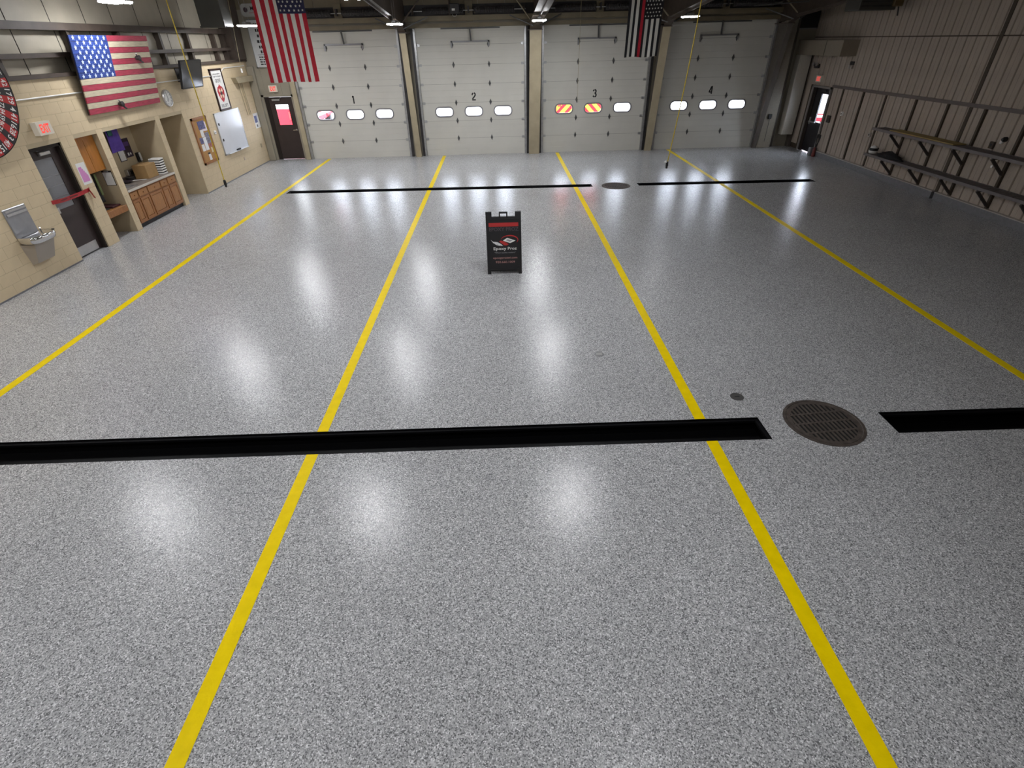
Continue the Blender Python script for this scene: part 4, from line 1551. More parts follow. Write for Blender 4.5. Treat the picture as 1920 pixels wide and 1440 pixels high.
# cork board and papers
cbd = thing('cork_board', 'tall cork notice board in an oak frame on the block wall', 'notice board', (XL, 17.2, .75))
MB().box(XL+.005, XL+.02, 16.77, 17.60, .76, 1.97).build('cork', M_CORK, cbd)
b = MB()
for q in ((16.74, 16.80, .74, 1.99), (17.57, 17.63, .74, 1.99), (16.74, 17.63, .74, .80), (16.74, 17.63, 1.93, 1.99)):
    b.box(XL, XL+.035, *q)
b.build('frame', M_OAK, cbd)
M_BLUEPRINT = mat('blue_photo', (.10, .10, .22), .6, var=.8, scale=25)
M_REDPRINT = mat('red_photo', (.36, .12, .10), .6, var=.6, scale=25)
for (y0, y1, z0, z1, m, lb) in ((17.02, 17.42, 1.66, 1.88, M_BLUEPRINT, 'blue toned photo sheet at the top of the cork board'),
                                (17.22, 17.50, 1.60, 1.84, mat('pale_pink_paper', (.72, .62, .64), .7), 'pale pink paper overlapping the blue photo on the cork board'),
                                (17.05, 17.22, 1.46, 1.65, M_PAPER, 'small white note below the blue photo on the cork board'),
                                (17.26, 17.52, 1.26, 1.56, mat('grey_photo', (.18, .17, .22), .6, var=.7, scale=20), 'grey photo sheet in the middle of the cork board'),
                                (16.88, 17.06, 1.30, 1.46, M_BLUEPRINT, 'small blue photo at the edge of the cork board'),
                                (17.08, 17.26, 1.10, 1.45, mat('white_notice', (.78, .78, .80), .7), 'long white notice in the middle of the cork board'),
                                (16.88, 17.04, 1.10, 1.28, mat('white_note', (.74, .73, .72), .7), 'white note with dark spot on the cork board edge'),
                                (17.30, 17.52, 1.16, 1.28, M_REDPRINT, 'reddish photo strip low on the cork board'),
                                (17.10, 17.24, .985, 1.03, M_BLACK, 'small black card low on the cork board'),
                                (17.12, 17.26, .80+.02, .98, mat('white_slip', (.76, .76, .77), .7), 'white slip of paper lowest on the cork board'),
                                (17.38, 17.47, 1.0, 1.14, mat('cream_slip', (.68, .58, .36), .7), 'narrow cream slip on the cork board')):
    s_ = MB()
    c1 = .006
    s_.v = [(XL+.021, y0, z0), (XL+.021, y1, z0), (XL+.021, y1, z1), (XL+.021, y0, z1), (XL+.024, y0, z0), (XL+.024+c1, y1, z0), (XL+.023, y1, z1), (XL+.023, y0, z1)]
    s_.f = [(3, 2, 1, 0), (4, 5, 6, 7), (0, 1, 5, 4), (1, 2, 6, 5), (2, 3, 7, 6), (3, 0, 4, 7)]
    s_.mi = [0]*6
    tag(s_.build('pinned_paper', m), lb, 'paper', 'papers pinned to the cork board')
th = thing('thermostat', 'small round white thermostat between cork board and whiteboard', 'thermostat', (XL, 17.93, 1.45))
MB().lathe([(.055, 0), (.055, .03), (.045, .04)], (XL, 17.93, 1.48), 18, 'x').build('body', M_WHITE, th)
MB().lathe([(.02, .04), (.018, .05)], (XL, 17.93, 1.48), 12, 'x').build('dial', M_GREYSTEEL, th)
# poster by the corner
ps = thing('corner_poster', 'white and blue poster on the block wall beside the corner casing', 'poster', (XL, 21.0, 1.2))
MB().box(XL, XL+.004, 21.08, 21.52, 1.18, 1.66).build('sheet', M_PAPER, ps)
MB().box(XL+.004, XL+.0055, 21.12, 21.36, 1.36, 1.58).build('picture_lettering', mat('poster_blue', (.14, .16, .32), .6, var=.6, scale=14), ps)
MB().box(XL+.004, XL+.0055, 21.2, 21.28, 1.22, 1.30).build('picture_lettering', M_BLACK, ps)
tag(MB().bbox(XL, XL+.03, 21.05, 21.12, .55, .68, .006).build('outlet', M_TANSTEEL), 'small tan outlet low on the block wall near the corner', 'outlet')
tag(MB().bbox(XL, XL+.02, 19.4, 19.48, .40, .50, .006).build('outlet', mat('outlet_tan', (.5, .4, .3), .5)), 'small tan outlet on the block wall below the whiteboard', 'outlet')

# ================================================================== KITCHEN NICHE
ky0, ky1 = 12.96, 15.06
cab_edges = [(12.96, 13.29), (13.29, 13.70), (13.70, 14.29), (14.29, 14.63), (14.63, 15.06)]
cabs = ['narrow oak base cabinet beside the slim pillar', 'oak base cabinet under the faucet', 'wide oak base cabinet in the middle of the counter',
        'oak base cabinet under the cardboard box', 'oak base cabinet at the far end of the counter']
for (a, c), lb in zip(cab_edges, cabs):
    t = thing('base_cabinet', lb, 'cabinet', (XL-.3, (a+c)/2, 0), 'oak base cabinets in the kitchen niche')
    MB().box(NX+.01, XL-.03, a+.002, c-.002, .10, .85).build('body', M_OAK, t)
    MB().box(NX+.01, XL-.07, a+.002, c-.002, 0, .10).build('toe_kick', M_BLACK, t)
    xf = XL-.03
    dr = MB().bbox(xf, xf+.022, a+.025, c-.025, .67, .82, .007).build('drawer', M_OAKLIGHT, t)
    MB().lathe([(.012, 0), (.016, .018), (.008, .024)], (xf+.022, (a+c)/2, .745), 10, 'x').build('knob', M_OAK, dr)
    # door with raised panel
    b = MB()
    y0, y1, z0, z1 = a+.025, c-.025, .13, .64
    f = .055
    for q in ((y0, y0+f, z0, z1), (y1-f, y1, z0, z1), (y0+f, y1-f, z0, z0+f), (y0+f, y1-f, z1-f, z1)):
        b.box(xf, xf+.022, *q)
    dd = b.build('door', M_OAK, t)
    MB().bbox(xf, xf+.016, y0+f+.006, y1-f-.006, z0+f+.006, z1-f-.006, .006).build('raised_panel', M_OAKLIGHT, dd)
ct = thing('countertop', 'speckled counter with pale front edge over the oak cabinets', 'counter', (XL-.35, 14.0, .85))
MB().box(NX+.005, XL-.005, ky0-.015, ky1+.015, .855, .895).build('slab', M_COUNTER, ct)
MB().box(XL-.005, XL+.008, ky0-.015, ky1+.015, .85, .90).build('front_edge', mat('edge_pale', (.58, .54, .48), .4), ct)
MB().box(NX+.002, NX+.02, ky0-.015, ky1+.015, .895, .98).build('backsplash', M_COUNTER, ct)
fa = thing('faucet', 'chrome gooseneck faucet at the near end of the counter', 'faucet', (-9.30, 13.25, .9))
MB().lathe([(.03, 0), (.03, .02), (.016, .03)], (-9.40, 13.30, .896), 12).build('base', M_CHROME, fa)
MB().tube([(-9.40, 13.30, .92), (-9.40, 13.30, 1.08), (-9.36, 13.31, 1.13), (-9.29, 13.33, 1.14), (-9.22, 13.35, 1.10), (-9.21, 13.35, 1.03)], .012, 8).build('spout', M_CHROME, fa)
MB().bar((-9.40, 13.18, .93), (-9.34, 13.14, .96), .02, .02).lathe([(.022, 0), (.018, .04)], (-9.40, 13.18, .896), 10).build('lever_handle', M_CHROME, fa)
sk = thing('sink', 'stainless sink let into the counter by the slim pillar', 'sink', (-9.2, 13.3, .87))
b = MB()
b.box(-9.36, -8.98, 13.04, 13.10, .896, .902).box(-9.36, -8.98, 13.52, 13.58, .896, .902).box(-9.36, -9.31, 13.1, 13.52, .896, .902).box(-9.03, -8.98, 13.1, 13.52, .896, .902)
b.build('rim', M_STAINLESS, sk)
MB().box(-9.31, -9.03, 13.1, 13.52, .8955, .8975).build('bowl', M_GREYSTEEL, sk)
dh = thing('dish_pile', 'dark dishes and a pale spatula on the counter behind the sink', 'dishes', (-9.35, 13.8, .9))
MB().lathe([(.06, 0), (.13, .03), (.14, .05), (.13, .05), (.05, .015)], (-9.38, 13.80, .896), 18).build('bowl', mat('dark_dish', (.03, .02, .03), .3), dh)
MB().lathe([(.05, 0), (.10, .05), (.105, .09), (.09, .09)], (-9.42, 14.05, .896), 18).build('pan', M_BLACK, dh)
MB().bar((-9.3, 13.9, .93), (-9.08, 14.15, .91), .03, .008).build('spatula', M_WHITE, dh)
bx = thing('cardboard_box', 'closed cardboard box standing on the kitchen counter', 'box', (-9.2, 14.45, .896))
MB().bbox(-9.40, -9.06, 14.24, 14.70, .896, 1.22, .006).build('carton', M_CARD, bx)
MB().box(-9.25, -9.21, 14.24, 14.70, 1.2195, 1.2215).build('tape', mat('box_tape', (.44, .30, .15), .3), bx)
for s in (0, 1):
    MB().bar((-9.23+(-1 if s == 0 else 1)*.085, 14.26, 1.2215), (-9.23+(-1 if s == 0 else 1)*.085, 14.68, 1.2215), .155, .003).build('flap', M_CARD, bx)
tr = thing('tray_stack', 'white rack of dark slotted trays beside the cardboard box', 'rack', (-9.05, 14.85, .896))
for i in range(6):
    z = .897+i*.058
    MB().bbox(-9.24, -8.97, 14.76, 14.98, z, z+.034, .004).build('tray', M_WHITE, tr)
    MB().box(-9.235, -8.975, 14.765, 14.975, z+.034, z+.058).build('dark_slot', M_BLACK, tr)
MB().bbox(-9.24, -8.97, 14.76, 14.98, 1.245, 1.28, .004).build('lid', M_WHITE, tr)
so = thing('soap_dispenser', 'stainless dispenser box on the wall behind the faucet', 'dispenser', (NX, 14.42, .98))
MB().bbox(NX, NX+.09, 14.20, 14.62, .985, 1.13, .012).build('case', M_STAINLESS, so)
MB().box(NX+.09, NX+.094, 14.30, 14.45, 1.0, 1.09).build('window', M_DARKGLASS, so)
MB().bbox(NX+.09, NX+.11, 14.49, 14.58, 1.0, 1.10, .006).build('push_plate', M_WHITE, so)
pu = thing('purple_jacket', 'purple cloth with green patch hanging at the top of the kitchen niche', 'cloth', (NX+.06, 14.3, 1.56))
b = MB()
N = 8
for i in range(N+1):
    z = 1.56+.56*i/N
    for k in range(7):
        u = k/6
        b.v.append((NX+.05+.018*math.sin(u*9+i*.25), 13.98+.52*u+.02*i/N, z))
for i in range(N):
    for k in range(6):
        q = i*7+k
        b.face([q, q+1, q+8, q+7])
b.build('cloth', M_PURPLE, pu, smooth=True)
MB().box(NX+.07, NX+.078, 14.05, 14.22, 1.93, 2.12).build('patch', M_GREEN, pu)
MB().tube([(NX+.02, 13.9, 2.13), (NX+.02, 14.6, 2.13)], .012, 6).build('rod', M_DARKSTEEL, pu)
po = thing('dark_poster', 'tall dark purple poster on the back of the kitchen niche', 'poster', (NX, 14.66, 1.36))
MB().box(NX, NX+.006, 14.52, 14.82, 1.36, 1.80).build('sheet', mat('poster_dark', (.025, .012, .03), .4), po)
MB().box(NX+.006, NX+.007, 14.56, 14.78, 1.62, 1.72).build('picture_lettering', mat('poster_purple', (.07, .03, .14), .5), po)
MB().box(NX+.006, NX+.007, 14.60, 14.66, 1.40, 1.47).box(NX+.006, NX+.007, 14.70, 14.75, 1.41, 1.46).build('picture_lettering', M_PAPER, po)
cp = thing('clipboard', 'clipboard with white list on the back of the kitchen niche', 'clipboard', (NX, 14.36, 1.32))
MB().box(NX, NX+.006, 14.23, 14.50, 1.31, 1.60).build('board', M_BLACK, cp)
MB().box(NX+.006, NX+.008, 14.255, 14.475, 1.325, 1.555).build('sheet', M_PAPER, cp)
MB().bbox(NX+.006, NX+.02, 14.31, 14.42, 1.56, 1.59, .004).build('clip', M_CHROME, cp)
ph = thing('wall_phone', 'black and white telephone on the corner of the kitchen niche', 'telephone', (NX+.02, 14.95, 1.2))
MB().bbox(NX, NX+.06, 14.88, 15.02, 1.20, 1.42, .01).build('base', M_BLACK, ph)
MB().bbox(NX+.06, NX+.10, 14.92, 14.98, 1.22, 1.42, .012).build('handset', M_WHITE, ph)
MB().tube([(NX+.05, 14.95, 1.2), (NX+.05, 14.97, 1.08), (NX+.04, 14.99, 1.0), (NX+.04, 15.0, 1.1)], .006, 5).build('cord', M_BLACK, ph)

# first niche: wood panel, coat, clipboard, little shelf
od = thing('wall_cabinet', 'orange wood wall cabinet with two doors in the top of the narrow niche', 'cabinet', (-9.3, 12.37, 1.42))
MB().box(NX+.005, -8.99, 12.005, 12.725, 1.43, 2.155).build('body', M_ORANGEWOOD, od)
for y0, y1 in ((12.01, 12.362), (12.368, 12.72)):
    MB().bbox(-8.99, -8.972, y0, y1, 1.435, 2.15, .004).build('door', M_ORANGEWOOD, od)
ck2 = thing('hanging_coat', 'black coat hanging in the narrow niche above the little shelf', 'coat', (NX+.05, 12.45, .75))
b = MB()
N, K = 8, 12
for i in range(N+1):
    z = .80+.58*i/N
    wv = .20-.07*(i/N)
    for k in range(K):
        a = 2*PI*k/K
        b.v.append((-9.14+.09*math.cos(a)*(1+.2*math.sin(3*a+i)), 12.27+wv*math.sin(a)*(1+.1*math.sin(5*a+i*.7)), z))
for i in range(N):
    for k in range(K):
        l = (k+1) % K
        b.face([i*K+k, i*K+l, (i+1)*K+l, (i+1)*K+k])
b.face(list(range(K))[::-1])
b.face([N*K+k for k in range(K)])
b.build('cloth', M_CLOTH, ck2, smooth=True)
MB().box(-9.03, -9.015, 12.30, 12.36, .95, 1.40).build('strap', M_OLIVE, ck2)
MB().tube([(-9.14, 12.27, 1.36), (-9.14, 12.27, 1.43)], .008, 6).build('hook', M_CHROME, ck2)
c2 = thing('clipboard', 'clipboard with white form on the side wall of the narrow niche', 'clipboard', (-9.0, 12.72, 1.08))
MB().box(-9.12, -8.90, 12.722, 12.73, 1.07, 1.39).build('board', M_BLACK, c2)
MB().box(-9.11, -8.91, 12.719, 12.722, 1.08, 1.355).build('sheet', M_PAPER, c2)
MB().bbox(-9.06, -8.96, 12.705, 12.719, 1.355, 1.385, .004).build('clip', M_GREYSTEEL, c2)
ws = thing('wood_shelf', 'oak shelf with a lip low in the narrow niche', 'shelf', (-9.2, 12.36, .5))
MB().box(NX+.005, XL-.02, 12.005, 12.725, .60, .63).build('board', M_OAKLIGHT, ws)
MB().bbox(XL-.03, XL-.005, 12.005, 12.725, .50, .64, .006).build('front_lip', M_OAK, ws)
tag(MB().bbox(-9.35, -8.98, 12.40, 12.70, .631, .67, .01).build('binder', mat('dark_binder', (.05, .015, .02), .4)), 'dark red binder lying on the little oak shelf', 'binder')
tag(MB().bbox(-9.28, -9.02, 12.12, 12.36, .631, .655, .008).build('notebook', M_BLACK), 'black notebook lying on the little oak shelf', 'notebook')

# ================================================================== BACK WALL FITTINGS
mb_ = thing('memorial_board', 'tall white lettered board on the back wall behind the striped flag', 'sign board', (-7.9, YB-.03, 3.05))
MB().box(-8.47, -7.30, YB-.06, YB-.02, 3.06, 4.43).build('face', mat('board_white', (.56, .57, .57), .5, var=.03), mb_)
b = MB()
for q in ((-8.49, -8.46, 3.04, 4.45), (-7.31, -7.28, 3.04, 4.45), (-8.49, -7.28, 3.04, 3.07), (-8.49, -7.28, 4.42, 4.45)):
    b.box(q[0], q[1], YB-.065, YB-.015, q[2], q[3])
b.build('frame', mat('board_frame', (.24, .24, .22), .5), mb_)
b = MB()
rnd = random.Random(4)
for i, z in enumerate((4.30, 4.14, 3.98, 3.82, 3.66, 3.52)):
    x = -8.26+.02*(i % 3)
    while x < -7.45:
        ww = rnd.uniform(.03, .08)
        b.box(x, x+ww, YB-.063, YB-.06, z-.045, z+.04)
        x += ww+.025
for z in (3.36, 3.29, 3.22, 3.15):
    x = -8.32
    while x < -7.5:
        ww = rnd.uniform(.03, .10)
        b.box(x, x+ww, YB-.063, YB-.06, z-.018, z+.018)
        x += ww+.02
b.box(-8.35, -7.42, YB-.063, YB-.06, 3.425, 3.435)
b.build('lettering_lettering', M_BLACK, mb_)
rp = thing('rounded_plate', 'rounded white plate with a dark seal on the back wall above the lettered board', 'sign', (-8.2, YB-.03, 4.5))
MB().prism(rounded(.80, .36, .10), (-8.15, YB-.045, 4.70), (1, 0, 0), (0, 0, 1), (0, .025, 0)).build('plate', mat('plate_grey', (.40, .40, .38), .4), rp)
MB().lathe([(.07, 0), (.07, -.004)], (-8.40, YB-.045, 4.71), 20, 'y').build('seal_lettering', mat('seal_dark', (.05, .03, .04), .5), rp)
text('letter_lettering', 'M', .10, M_BLACK, (-8.18, YB-.046, 4.70), *AX['back'], rp, bold=.03)
MB().box(-8.30, -7.85, YB-.049, YB-.046, 4.62, 4.63).build('line_lettering', M_EMR, rp)

# unit heater hung by the block wall corner
uh_ = thing('unit_heater', 'large dull grey unit heater hung under the roof beside the block wall', 'heater', (-7.9, 18.1, 4.15))
MB().bbox(-8.35, -7.68, 18.0, 18.6, 4.16, 5.05, .015).build('cabinet', M_HEATER, uh_)
MB().box(-8.37, -7.66, 17.985, 18.0, 4.15, 4.19).build('bottom_lip', M_HEATER, uh_)
MB().lathe([(.10, 0), (.10, .6)], (-8.05, 18.4, 5.05), 14).build('flue', M_GALV, uh_)
for x in (-8.2, -7.7):
    MB().tube([(x, 18.4, 5.05), (x, 18.4, CEIL(18.4)-.01)], .006, 5).build('hanger_rod', M_GALV, uh_)

# unit heater by the ribbed wall
u2 = thing('unit_heater', 'dark unit heater with a brown end hung high by the ribbed wall', 'heater', (10.5, 16.8, 4.1))
MB().bbox(9.75, 10.75, 16.8, 17.5, 4.13, 4.85, .015).build('cabinet', mat('heater_dark', (.05, .047, .04), .5), u2)
MB().bbox(10.62, 10.88, 16.72, 17.45, 4.2, 4.8, .02).build('end_cover', mat('heater_brown', (.11, .07, .025), .5), u2)
for i in range(6):
    MB().box(9.80, 10.58, 16.775, 16.80, 4.20+i*.1, 4.24+i*.1).build('louvre', M_DARKSTEEL, u2)
for x in (9.9, 10.5):
    MB().tube([(x, 17.1, 4.85), (x, 17.1, CEIL(17.1)-.01)], .008, 5).build('hanger_rod', M_GALV, u2)
MB().tube([(10.75, 17.1, 4.3), (11.0, 17.1, 4.25), (11.05, 17.1, 4.0)], .02, 8).build('gas_pipe', M_DARKSTEEL, u2)
# gas pipe across the corner and the dark screen beneath it
tag(MB().tube([(8.3, 20.2, 4.42), (10.2, 19.7, 4.5), (11.2, 19.2, 4.62)], .018, 8).build('gas_pipe', M_HINGE), 'thin dark pipe slung across the corner above garage door 4', 'pipe')
dv = thing('wall_vent', 'dark recessed vent panel high in the corner beyond garage door 4', 'vent', (10.95, YB-.06, 3.78))
MB().box(10.62, XR-.02, YB-.07, YB-.02, 3.80, 4.45).build('screen', M_BLACK, dv)
MB().box(10.6, XR-.01, YB-.09, YB-.02, 3.76, 3.80).build('sill_strip', M_GREYSTEEL, dv)

# ================================================================== ROPES AND CORDS
def drop_cord(label, top, bot, r, m, plug, name='hanging_rope', sway=.0):
    t = thing(name, label, 'cord', bot, 'cords hanging from the roof')
    tv_, bv = Vector(top), Vector(bot)
    pts = []
    for i in range(13):
        u = i/12
        p = tv_.lerp(bv, u)
        p.x += sway*math.sin(PI*u*1.0)
        pts.append(p)
    MB().tube(pts, r, 6).build('rope', m, t)
    if plug == 'black':
        MB().lathe([(.018, .10), (.03, .08), (.034, 0), (.025, -.04), (.03, -.05), (.02, -.07)][::-1], bot, 12).build('plug', M_RUBBER, t)
        if sway:
            MB().lathe([(.03, .07), (.038, .09), (.022, .115)], (bot[0]-.035, bot[1], bot[2]), 12).build('plug_cap', M_WHITE, t)
    elif plug == 'white':
        MB().lathe([(.02, 0), (.028, .02), (.028, .11), (.012, .13)], (bot[0], bot[1], bot[2]-.05), 12).build('pull_handle', M_WHITE, t)
    elif plug == 'ring':
        MB().tube([(bot[0]+.03*math.cos(a), bot[1], bot[2]-.03+.03*math.sin(a)) for a in [k*PI/6 for k in range(13)]], .006, 6).build('pull_ring', M_HINGE, t)
    return t


drop_cord('yellow drop cord with a black plug hanging before garage door 4', (4.60, 14.0, CEIL(14)-.02), (4.30, 14.05, .90), .013, M_CORDY, 'black', sway=.06)
drop_cord('yellow drop cord with a black plug hanging beside the whiteboard wall', (-6.72, 13.3, CEIL(13.3)-.02), (-6.72, 13.35, .90), .012, M_CORDY, 'black')
drop_cord('thin pull rope with a small ring hanging at garage door 3', (2.84, 20.9, 5.2), (2.84, 20.9, 1.82), .006, M_CORDG, 'ring')
drop_cord('thin pale pull rope with a white handle hanging in the block wall corner', (-8.35, 20.4, 5.3), (-8.55, 20.4, 3.0), .006, M_CORDG, 'white')

# ================================================================== SHELVES ON THE RIBBED WALL
def wall_shelf(label, zt, name='wall_shelf'):
    y0, y1 = 8.0, 16.28
    t = thing(name, label, 'shelf', (11.05, (y0+y1)/2, zt-.4), 'long steel shelves on the ribbed wall')
    xf, xb = 10.86, 11.20
    MB().box(xf-.012, xf+.012, y0, y1, zt-.065, zt).box(xf+.012, xf+.045, y0, y1, zt-.065, zt-.053).build('front_rail', M_SHELFSTEEL, t)
    MB().box(xb-.012, xb+.012, y0, y1, zt-.06, zt).build('rear_rail', M_SHELFSTEEL, t)
    yy = y0+.03
    proto = None
    while yy < y1-.02:
        if proto is None:
            proto = MB().box(xf+.012, xb-.012, yy-.022, yy+.022, zt-.022, zt-.004).build('slat', M_SHELFSTEEL, t)
            base = yy
        else:
            c = proto.copy()
            COL.objects.link(c)
            c.location = Vector(proto.location)+Vector((0, yy-base, 0))
        yy += .085
    for yb_ in (15.45, 14.27, 13.10, 11.92, 10.74, 9.56, 8.4):
        b = MB()
        b.box(xf, XR, yb_-.02, yb_+.02, zt-.10, zt-.066)
        b.bar((xf+.01, yb_, zt-.09), (XR-.04, yb_, zt-.42), .05, .05)
        b.build('bracket', mat('bracket_dark', (.03, .024, .022), .5), t)
    return t


wall_shelf('upper long steel shelf with diagonal brackets on the ribbed wall', 1.345)
wall_shelf('lower long slatted steel shelf with diagonal brackets on the ribbed wall', .665)
for i, yb_ in enumerate((15.45, 14.27, 13.10, 11.92, 10.74, 9.56)):
    MB().box(XR-.045, XR+.03, yb_-.03, yb_+.03, .19, 2.11).build('upright', M_RIBBACK, wall_right)
for yb_ in (16.75, 17.85, 18.95):
    MB().box(XR-.03, XR+.03, yb_-.03, yb_+.03, .19, 2.11).build('upright', M_RIBBACK, wall_right)
tag(MB().bbox(10.87, 11.19, 13.15, 15.55, 1.347, 1.372, .004).build('tan_board', M_PLANKTAN), 'long tan board lying on the upper steel shelf', 'board')
jk = thing('black_jacket', 'crumpled black cloth heap lying on the lower steel shelf', 'cloth', (11.02, 15.4, .667))
b = MB()
n, K = 7, 18
rnd = random.Random(9)
for i in range(n+1):
    f = i/n
    rr = math.cos(f*PI/2)**.6
    for k in range(K):
        a = 2*PI*k/K
        jig = 1+.13*math.sin(3*a+i)+.07*math.sin(7*a-i*2)
        b.v.append((11.03+.155*rr*jig*math.cos(a), 15.36+.50*rr*jig*math.sin(a), .668+.15*f*(1+.2*math.sin(2*a))))
for i in range(n):
    for k in range(K):
        l = (k+1) % K
        b.face([i*K+k, i*K+l, (i+1)*K+l, (i+1)*K+k])
b.face(list(range(K))[::-1])
b.build('cloth', M_CLOTH, jk, smooth=True)
hl = thing('white_helmet', 'white helmet with a black visor standing behind the black cloth heap', 'helmet', (11.0, 15.98, .70))
MB().lathe([(.10, 0), (.115, .05), (.11, .12), (.08, .18), (.03, .205), (.001, .21)], (11.0, 16.13, .667), 20).build('shell', M_WHITE, hl, smooth=True)
MB().lathe([(.118, .0), (.121, .05), (.117, .07)], (11.0, 16.115, .747), 20, cap=False).build('visor', M_BLACK, hl)
# small devices on the ribbed wall
dvs = thing('wall_lamp', 'small black and white wall device high on the ribbed wall above the shelf', 'wall device', (XR, 12.3, 1.5))
MB().lathe([(.05, 0), (.05, -.05), (.03, -.09)], (XR, 12.25, 1.60), 14, 'x').build('head', M_BLACK, dvs)
MB().bbox(XR-.05, XR, 12.27, 12.34, 1.50, 1.57, .008).build('base', M_WHITE, dvs)
for yy, z, s, lb, m in ((12.52, 1.44, .06, 'square tan outlet box above the upper shelf', M_RIBBACK),
                        (16.91, 1.05, .05, 'small pale outlet box beside the end of the upper shelf', M_CURBCAP),
                        (18.65, 1.43, .05, 'small pale switch box on the ribbed wall near the dark door', M_WHITE),
                        (19.32, 1.20, .09, 'dark control box on the ribbed wall beside the dark door', M_DARKSTEEL)):
    t = thing('outlet_box', lb, 'outlet box', (XR, yy, z-s), 'outlet boxes on the ribbed wall')
    MB().bbox(XR-.05, XR, yy-s, yy+s, z-s*1.2, z+s*1.2, .006).build('box_body', m, t)
    MB().box(XR-.053, XR-.05, yy-s*.4, yy+s*.4, z-s*.5, z+s*.5).build('cover_slot', M_BLACK, t)
tag(MB().bbox(XR-.03, XR, 12.25, 12.31, 1.0, 1.06, .006).build('outlet', M_WHITE), 'small white outlet between the two long shelves', 'outlet')
lt = thing('bolt_cutter', 'dark looped tool with a red base standing beside the dark door', 'tool', (11.1, 19.42, 0))
for s in (-1, 1):
    MB().tube([(11.12, 19.42, .30), (11.14, 19.42+s*.06, .45), (11.15, 19.42+s*.10, .60), (11.15, 19.42+s*.09, .70), (11.15, 19.42+s*.03, .71), (11.15, 19.42+s*.04, .60)], .018, 8).build('handle', M_RUBBER, lt)
MB().lathe([(.05, 0), (.06, .02), (.05, .16), (.03, .30)], (11.12, 19.42, 0), 14).build('base', mat('tool_red', (.16, .025, .02), .5), lt)
tag(MB().bbox(11.02, 11.27, 19.50, 19.66, 0, .27, .02).build('grey_bin', mat('bin_grey', (.16, .16, .17), .5)), 'low grey bin on the floor at the foot of the dark door', 'bin')
# emergency floodlight above the dark door
ef = thing('floodlight', 'small twin floodlight above the exit sign by the dark door', 'floodlight', (XR, 20.9, 2.62))
MB().bbox(XR-.07, XR, 20.8, 21.08, 2.62, 2.74, .01).build('body', M_DARKSTEEL, ef)
for yy in (20.82, 21.06):
    MB().lathe([(.03, 0), (.06, -.07), (.05, -.075)], (XR-.07, yy, 2.74), 14, 'x').build('lamp_head', M_STAINLESS, ef)
# horn beside it
hn = thing('wall_horn', 'pair of small pale cylinders on the ribbed wall beside the soffit box', 'alarm', (XR, 18.95, 2.72))
MB().bbox(XR-.04, XR, 18.8, 19.0, 2.78, 2.88, .006).build('base', M_DARKSTEEL, hn)
for yy in (18.84, 18.96):
    MB().lathe([(.035, 0), (.03, .10)], (XR-.05, yy, 2.68), 12).build('cylinder_can', M_CURBCAP, hn)
# black lever by door 4's post
lv = thing('chain_hoist', 'small black chain keeper with hanging chain on the post beyond garage door 4', 'chain', (10.2, YB-.34, .3))
MB().bbox(10.12, 10.24, YB-.36, YB-.30, 1.0, 1.16, .01).build('keeper', M_BLACK, lv)
MB().tube([(10.18, YB-.34, 1.02), (10.18, YB-.34, .62), (10.17, YB-.34, .22)], .008, 6).build('chain', M_DARKSTEEL, lv)

# ================================================================== OUTSIDE
gp = MB().box(-60, 60, YB+.25, 90, -.12, -.02).box(XR+.25, 60, -30, YB+.25, -.12, -.02)
struct(gp.build('ground_outside', M_ASPHALT))


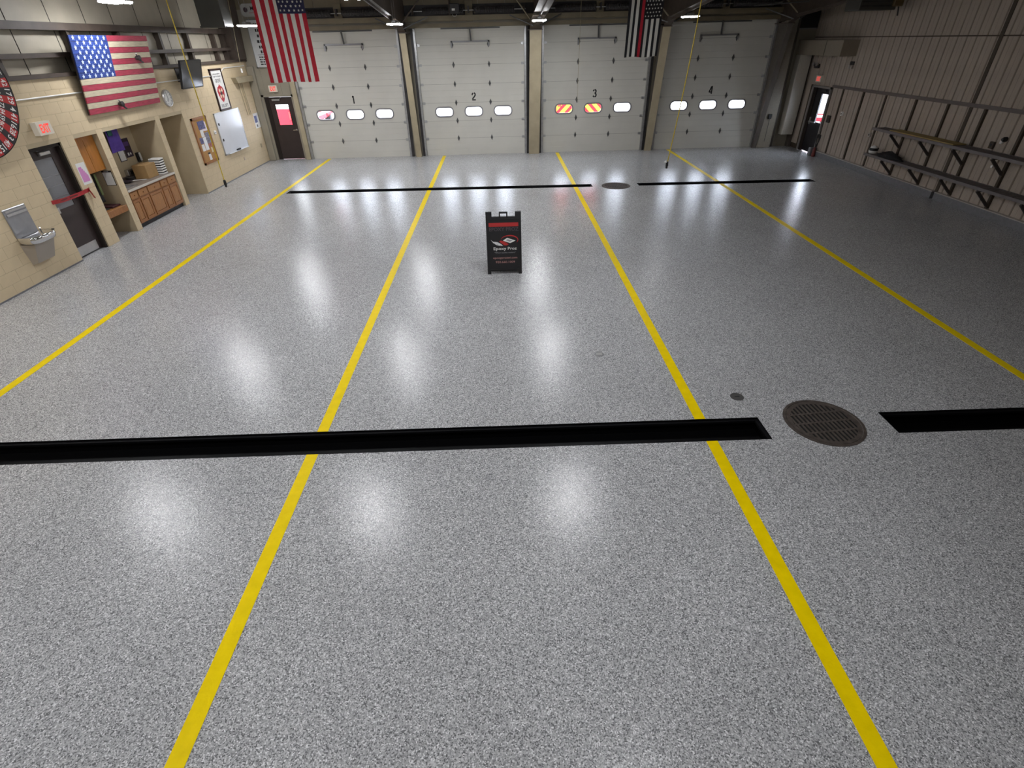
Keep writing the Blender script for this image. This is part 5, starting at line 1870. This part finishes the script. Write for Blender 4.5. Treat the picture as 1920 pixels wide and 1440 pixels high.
def fire_truck(label, cx, cy, rot, plain=False, zs=1.0):
    """rear of the truck at the local origin, cab towards +y before rotation"""
    t = thing('fire_truck', label, 'truck', (cx, cy, 0), 'red fire trucks parked outside')
    c, s = math.cos(rot), math.sin(rot)

    def R(b):
        b.v = [(cx+(x*c-y*s)*zs, cy+(x*s+y*c)*zs, z*zs) for x, y, z in b.v]
        return b
    R(MB().bbox(-1.22, 1.22, 0, 4.6, .55, 3.0, .05)).build('body', M_TRUCKRED, t)
    R(MB().bbox(-1.20, 1.20, 4.7, 7.2, .55, 2.75, .12)).build('cab', M_TRUCKRED, t)
    R(MB().box(-1.12, 1.12, 7.19, 7.23, 1.75, 2.55)).build('windshield', M_DARKGLASS, t)
    for sx in (-1, 1):
        R(MB().box(sx*1.205, sx*1.225, 5.0, 5.9, 1.75, 2.5)).build('side_window', M_DARKGLASS, t)
        R(MB().box(sx*1.205, sx*1.225, 6.05, 7.0, 1.75, 2.5)).build('side_window', M_DARKGLASS, t)
        for k in range(3):
            R(MB().bbox(sx*1.235-.015, sx*1.235+.015, .25+k*1.42, 1.55+k*1.42, 1.0, 2.7, .01)).build('locker_door', mat('roller_silver', (.60, .60, .63), .4), t)
        R(MB().box(sx*1.225-.004, sx*1.225+.01, 0, 7.1, .78, .92)).build('side_stripe', M_FLAGWHITE, t)
    # rear chevrons, alternating yellow over the red body
    b = MB()
    for k in range(-6, 7):
        for sx in (-1, 1):
            pts = []
            x0 = k*.42
            poly = [(x0, .6), (x0+.21, .6), (x0+.21+1.9, 2.5), (x0+1.9, 2.5)]
            # clip to half the tailboard
            def clip(poly, a, c_):
                out = []
                for i in range(len(poly)):
                    p, q = poly[i], poly[(i+1) % len(poly)]
                    ip, iq = (p[0] >= a if c_ > 0 else p[0] <= a), (q[0] >= a if c_ > 0 else q[0] <= a)
                    if ip:
                        out.append(p)
                    if ip != iq:
                        u = (a-p[0])/(q[0]-p[0])
                        out.append((a, p[1]+u*(q[1]-p[1])))
                return out
            poly = clip(poly, 0, 1)
            poly = clip(poly, 1.18, -1) if poly else poly
            if len(poly) >= 3:
                n = len(b.v)
                b.v += [(-sx*(1.18-x), -.012, z) for x, z in poly] if False else [(sx*(1.18-x), -.012, z) for x, z in poly]
                b.face(range(n, n+len(poly)))
    if not plain:
        R(b).build('chevron_marking', M_CHEVY, t)
    else:
        R(MB().bbox(-1.23, 1.23, -.02, 0, 1.42, 3.0, .005)).build('rear_panel', M_FLAGWHITE, t)
        R(MB().box(-.2, .35, -.03, -.02, .75, 1.38)).build('rear_door', mat('truck_pink', (.55, .10, .10), .4), t)
    R(MB().bbox(-1.2, 1.2, -.35, .02, .40, .58, .03)).build('tailboard', M_HUB, t)
    for sx in (-1, 1):
        for yy in (1.1, 5.9):
            b = MB().lathe([(.30, -.15), (.50, -.14), (.52, 0), (.50, .14), (.30, .15)], (sx*1.0, yy, .50), 28, 'x')
            wl = R(b).build('tire', M_TIRE, t)
            R(MB().lathe([(.29, -.16), (.22, -.12), (.10, -.15), (.29, .16)], (sx*1.0, yy, .50), 20, 'x')).build('hub', M_HUB, wl)
        R(MB().bbox(sx*1.05-.09, sx*1.05+.09, -.05, .01, 1.0, 1.3, .01)).build('tail_lamp', M_REDLIT, t)
    R(MB().bbox(-.9, .9, 5.2, 5.6, 2.75, 2.92, .04)).build('light_bar', M_TRUCKRED, t)
    R(MB().bbox(-1.25, 1.25, 7.2, 7.45, .45, .8, .04)).build('bumper', M_HUB, t)
    return t


fire_truck('red fire truck with yellow rear chevrons outside garage door 3', 3.95, 27.5, 0.03)
fire_truck('red fire truck with white upper body seen through the brown door', -10.0, 25.2, 0.0, True)
fire_truck('low red fire truck with grey wheel outside the dark door in the ribbed wall', 14.3, 26.0, -2.08, zs=.68)
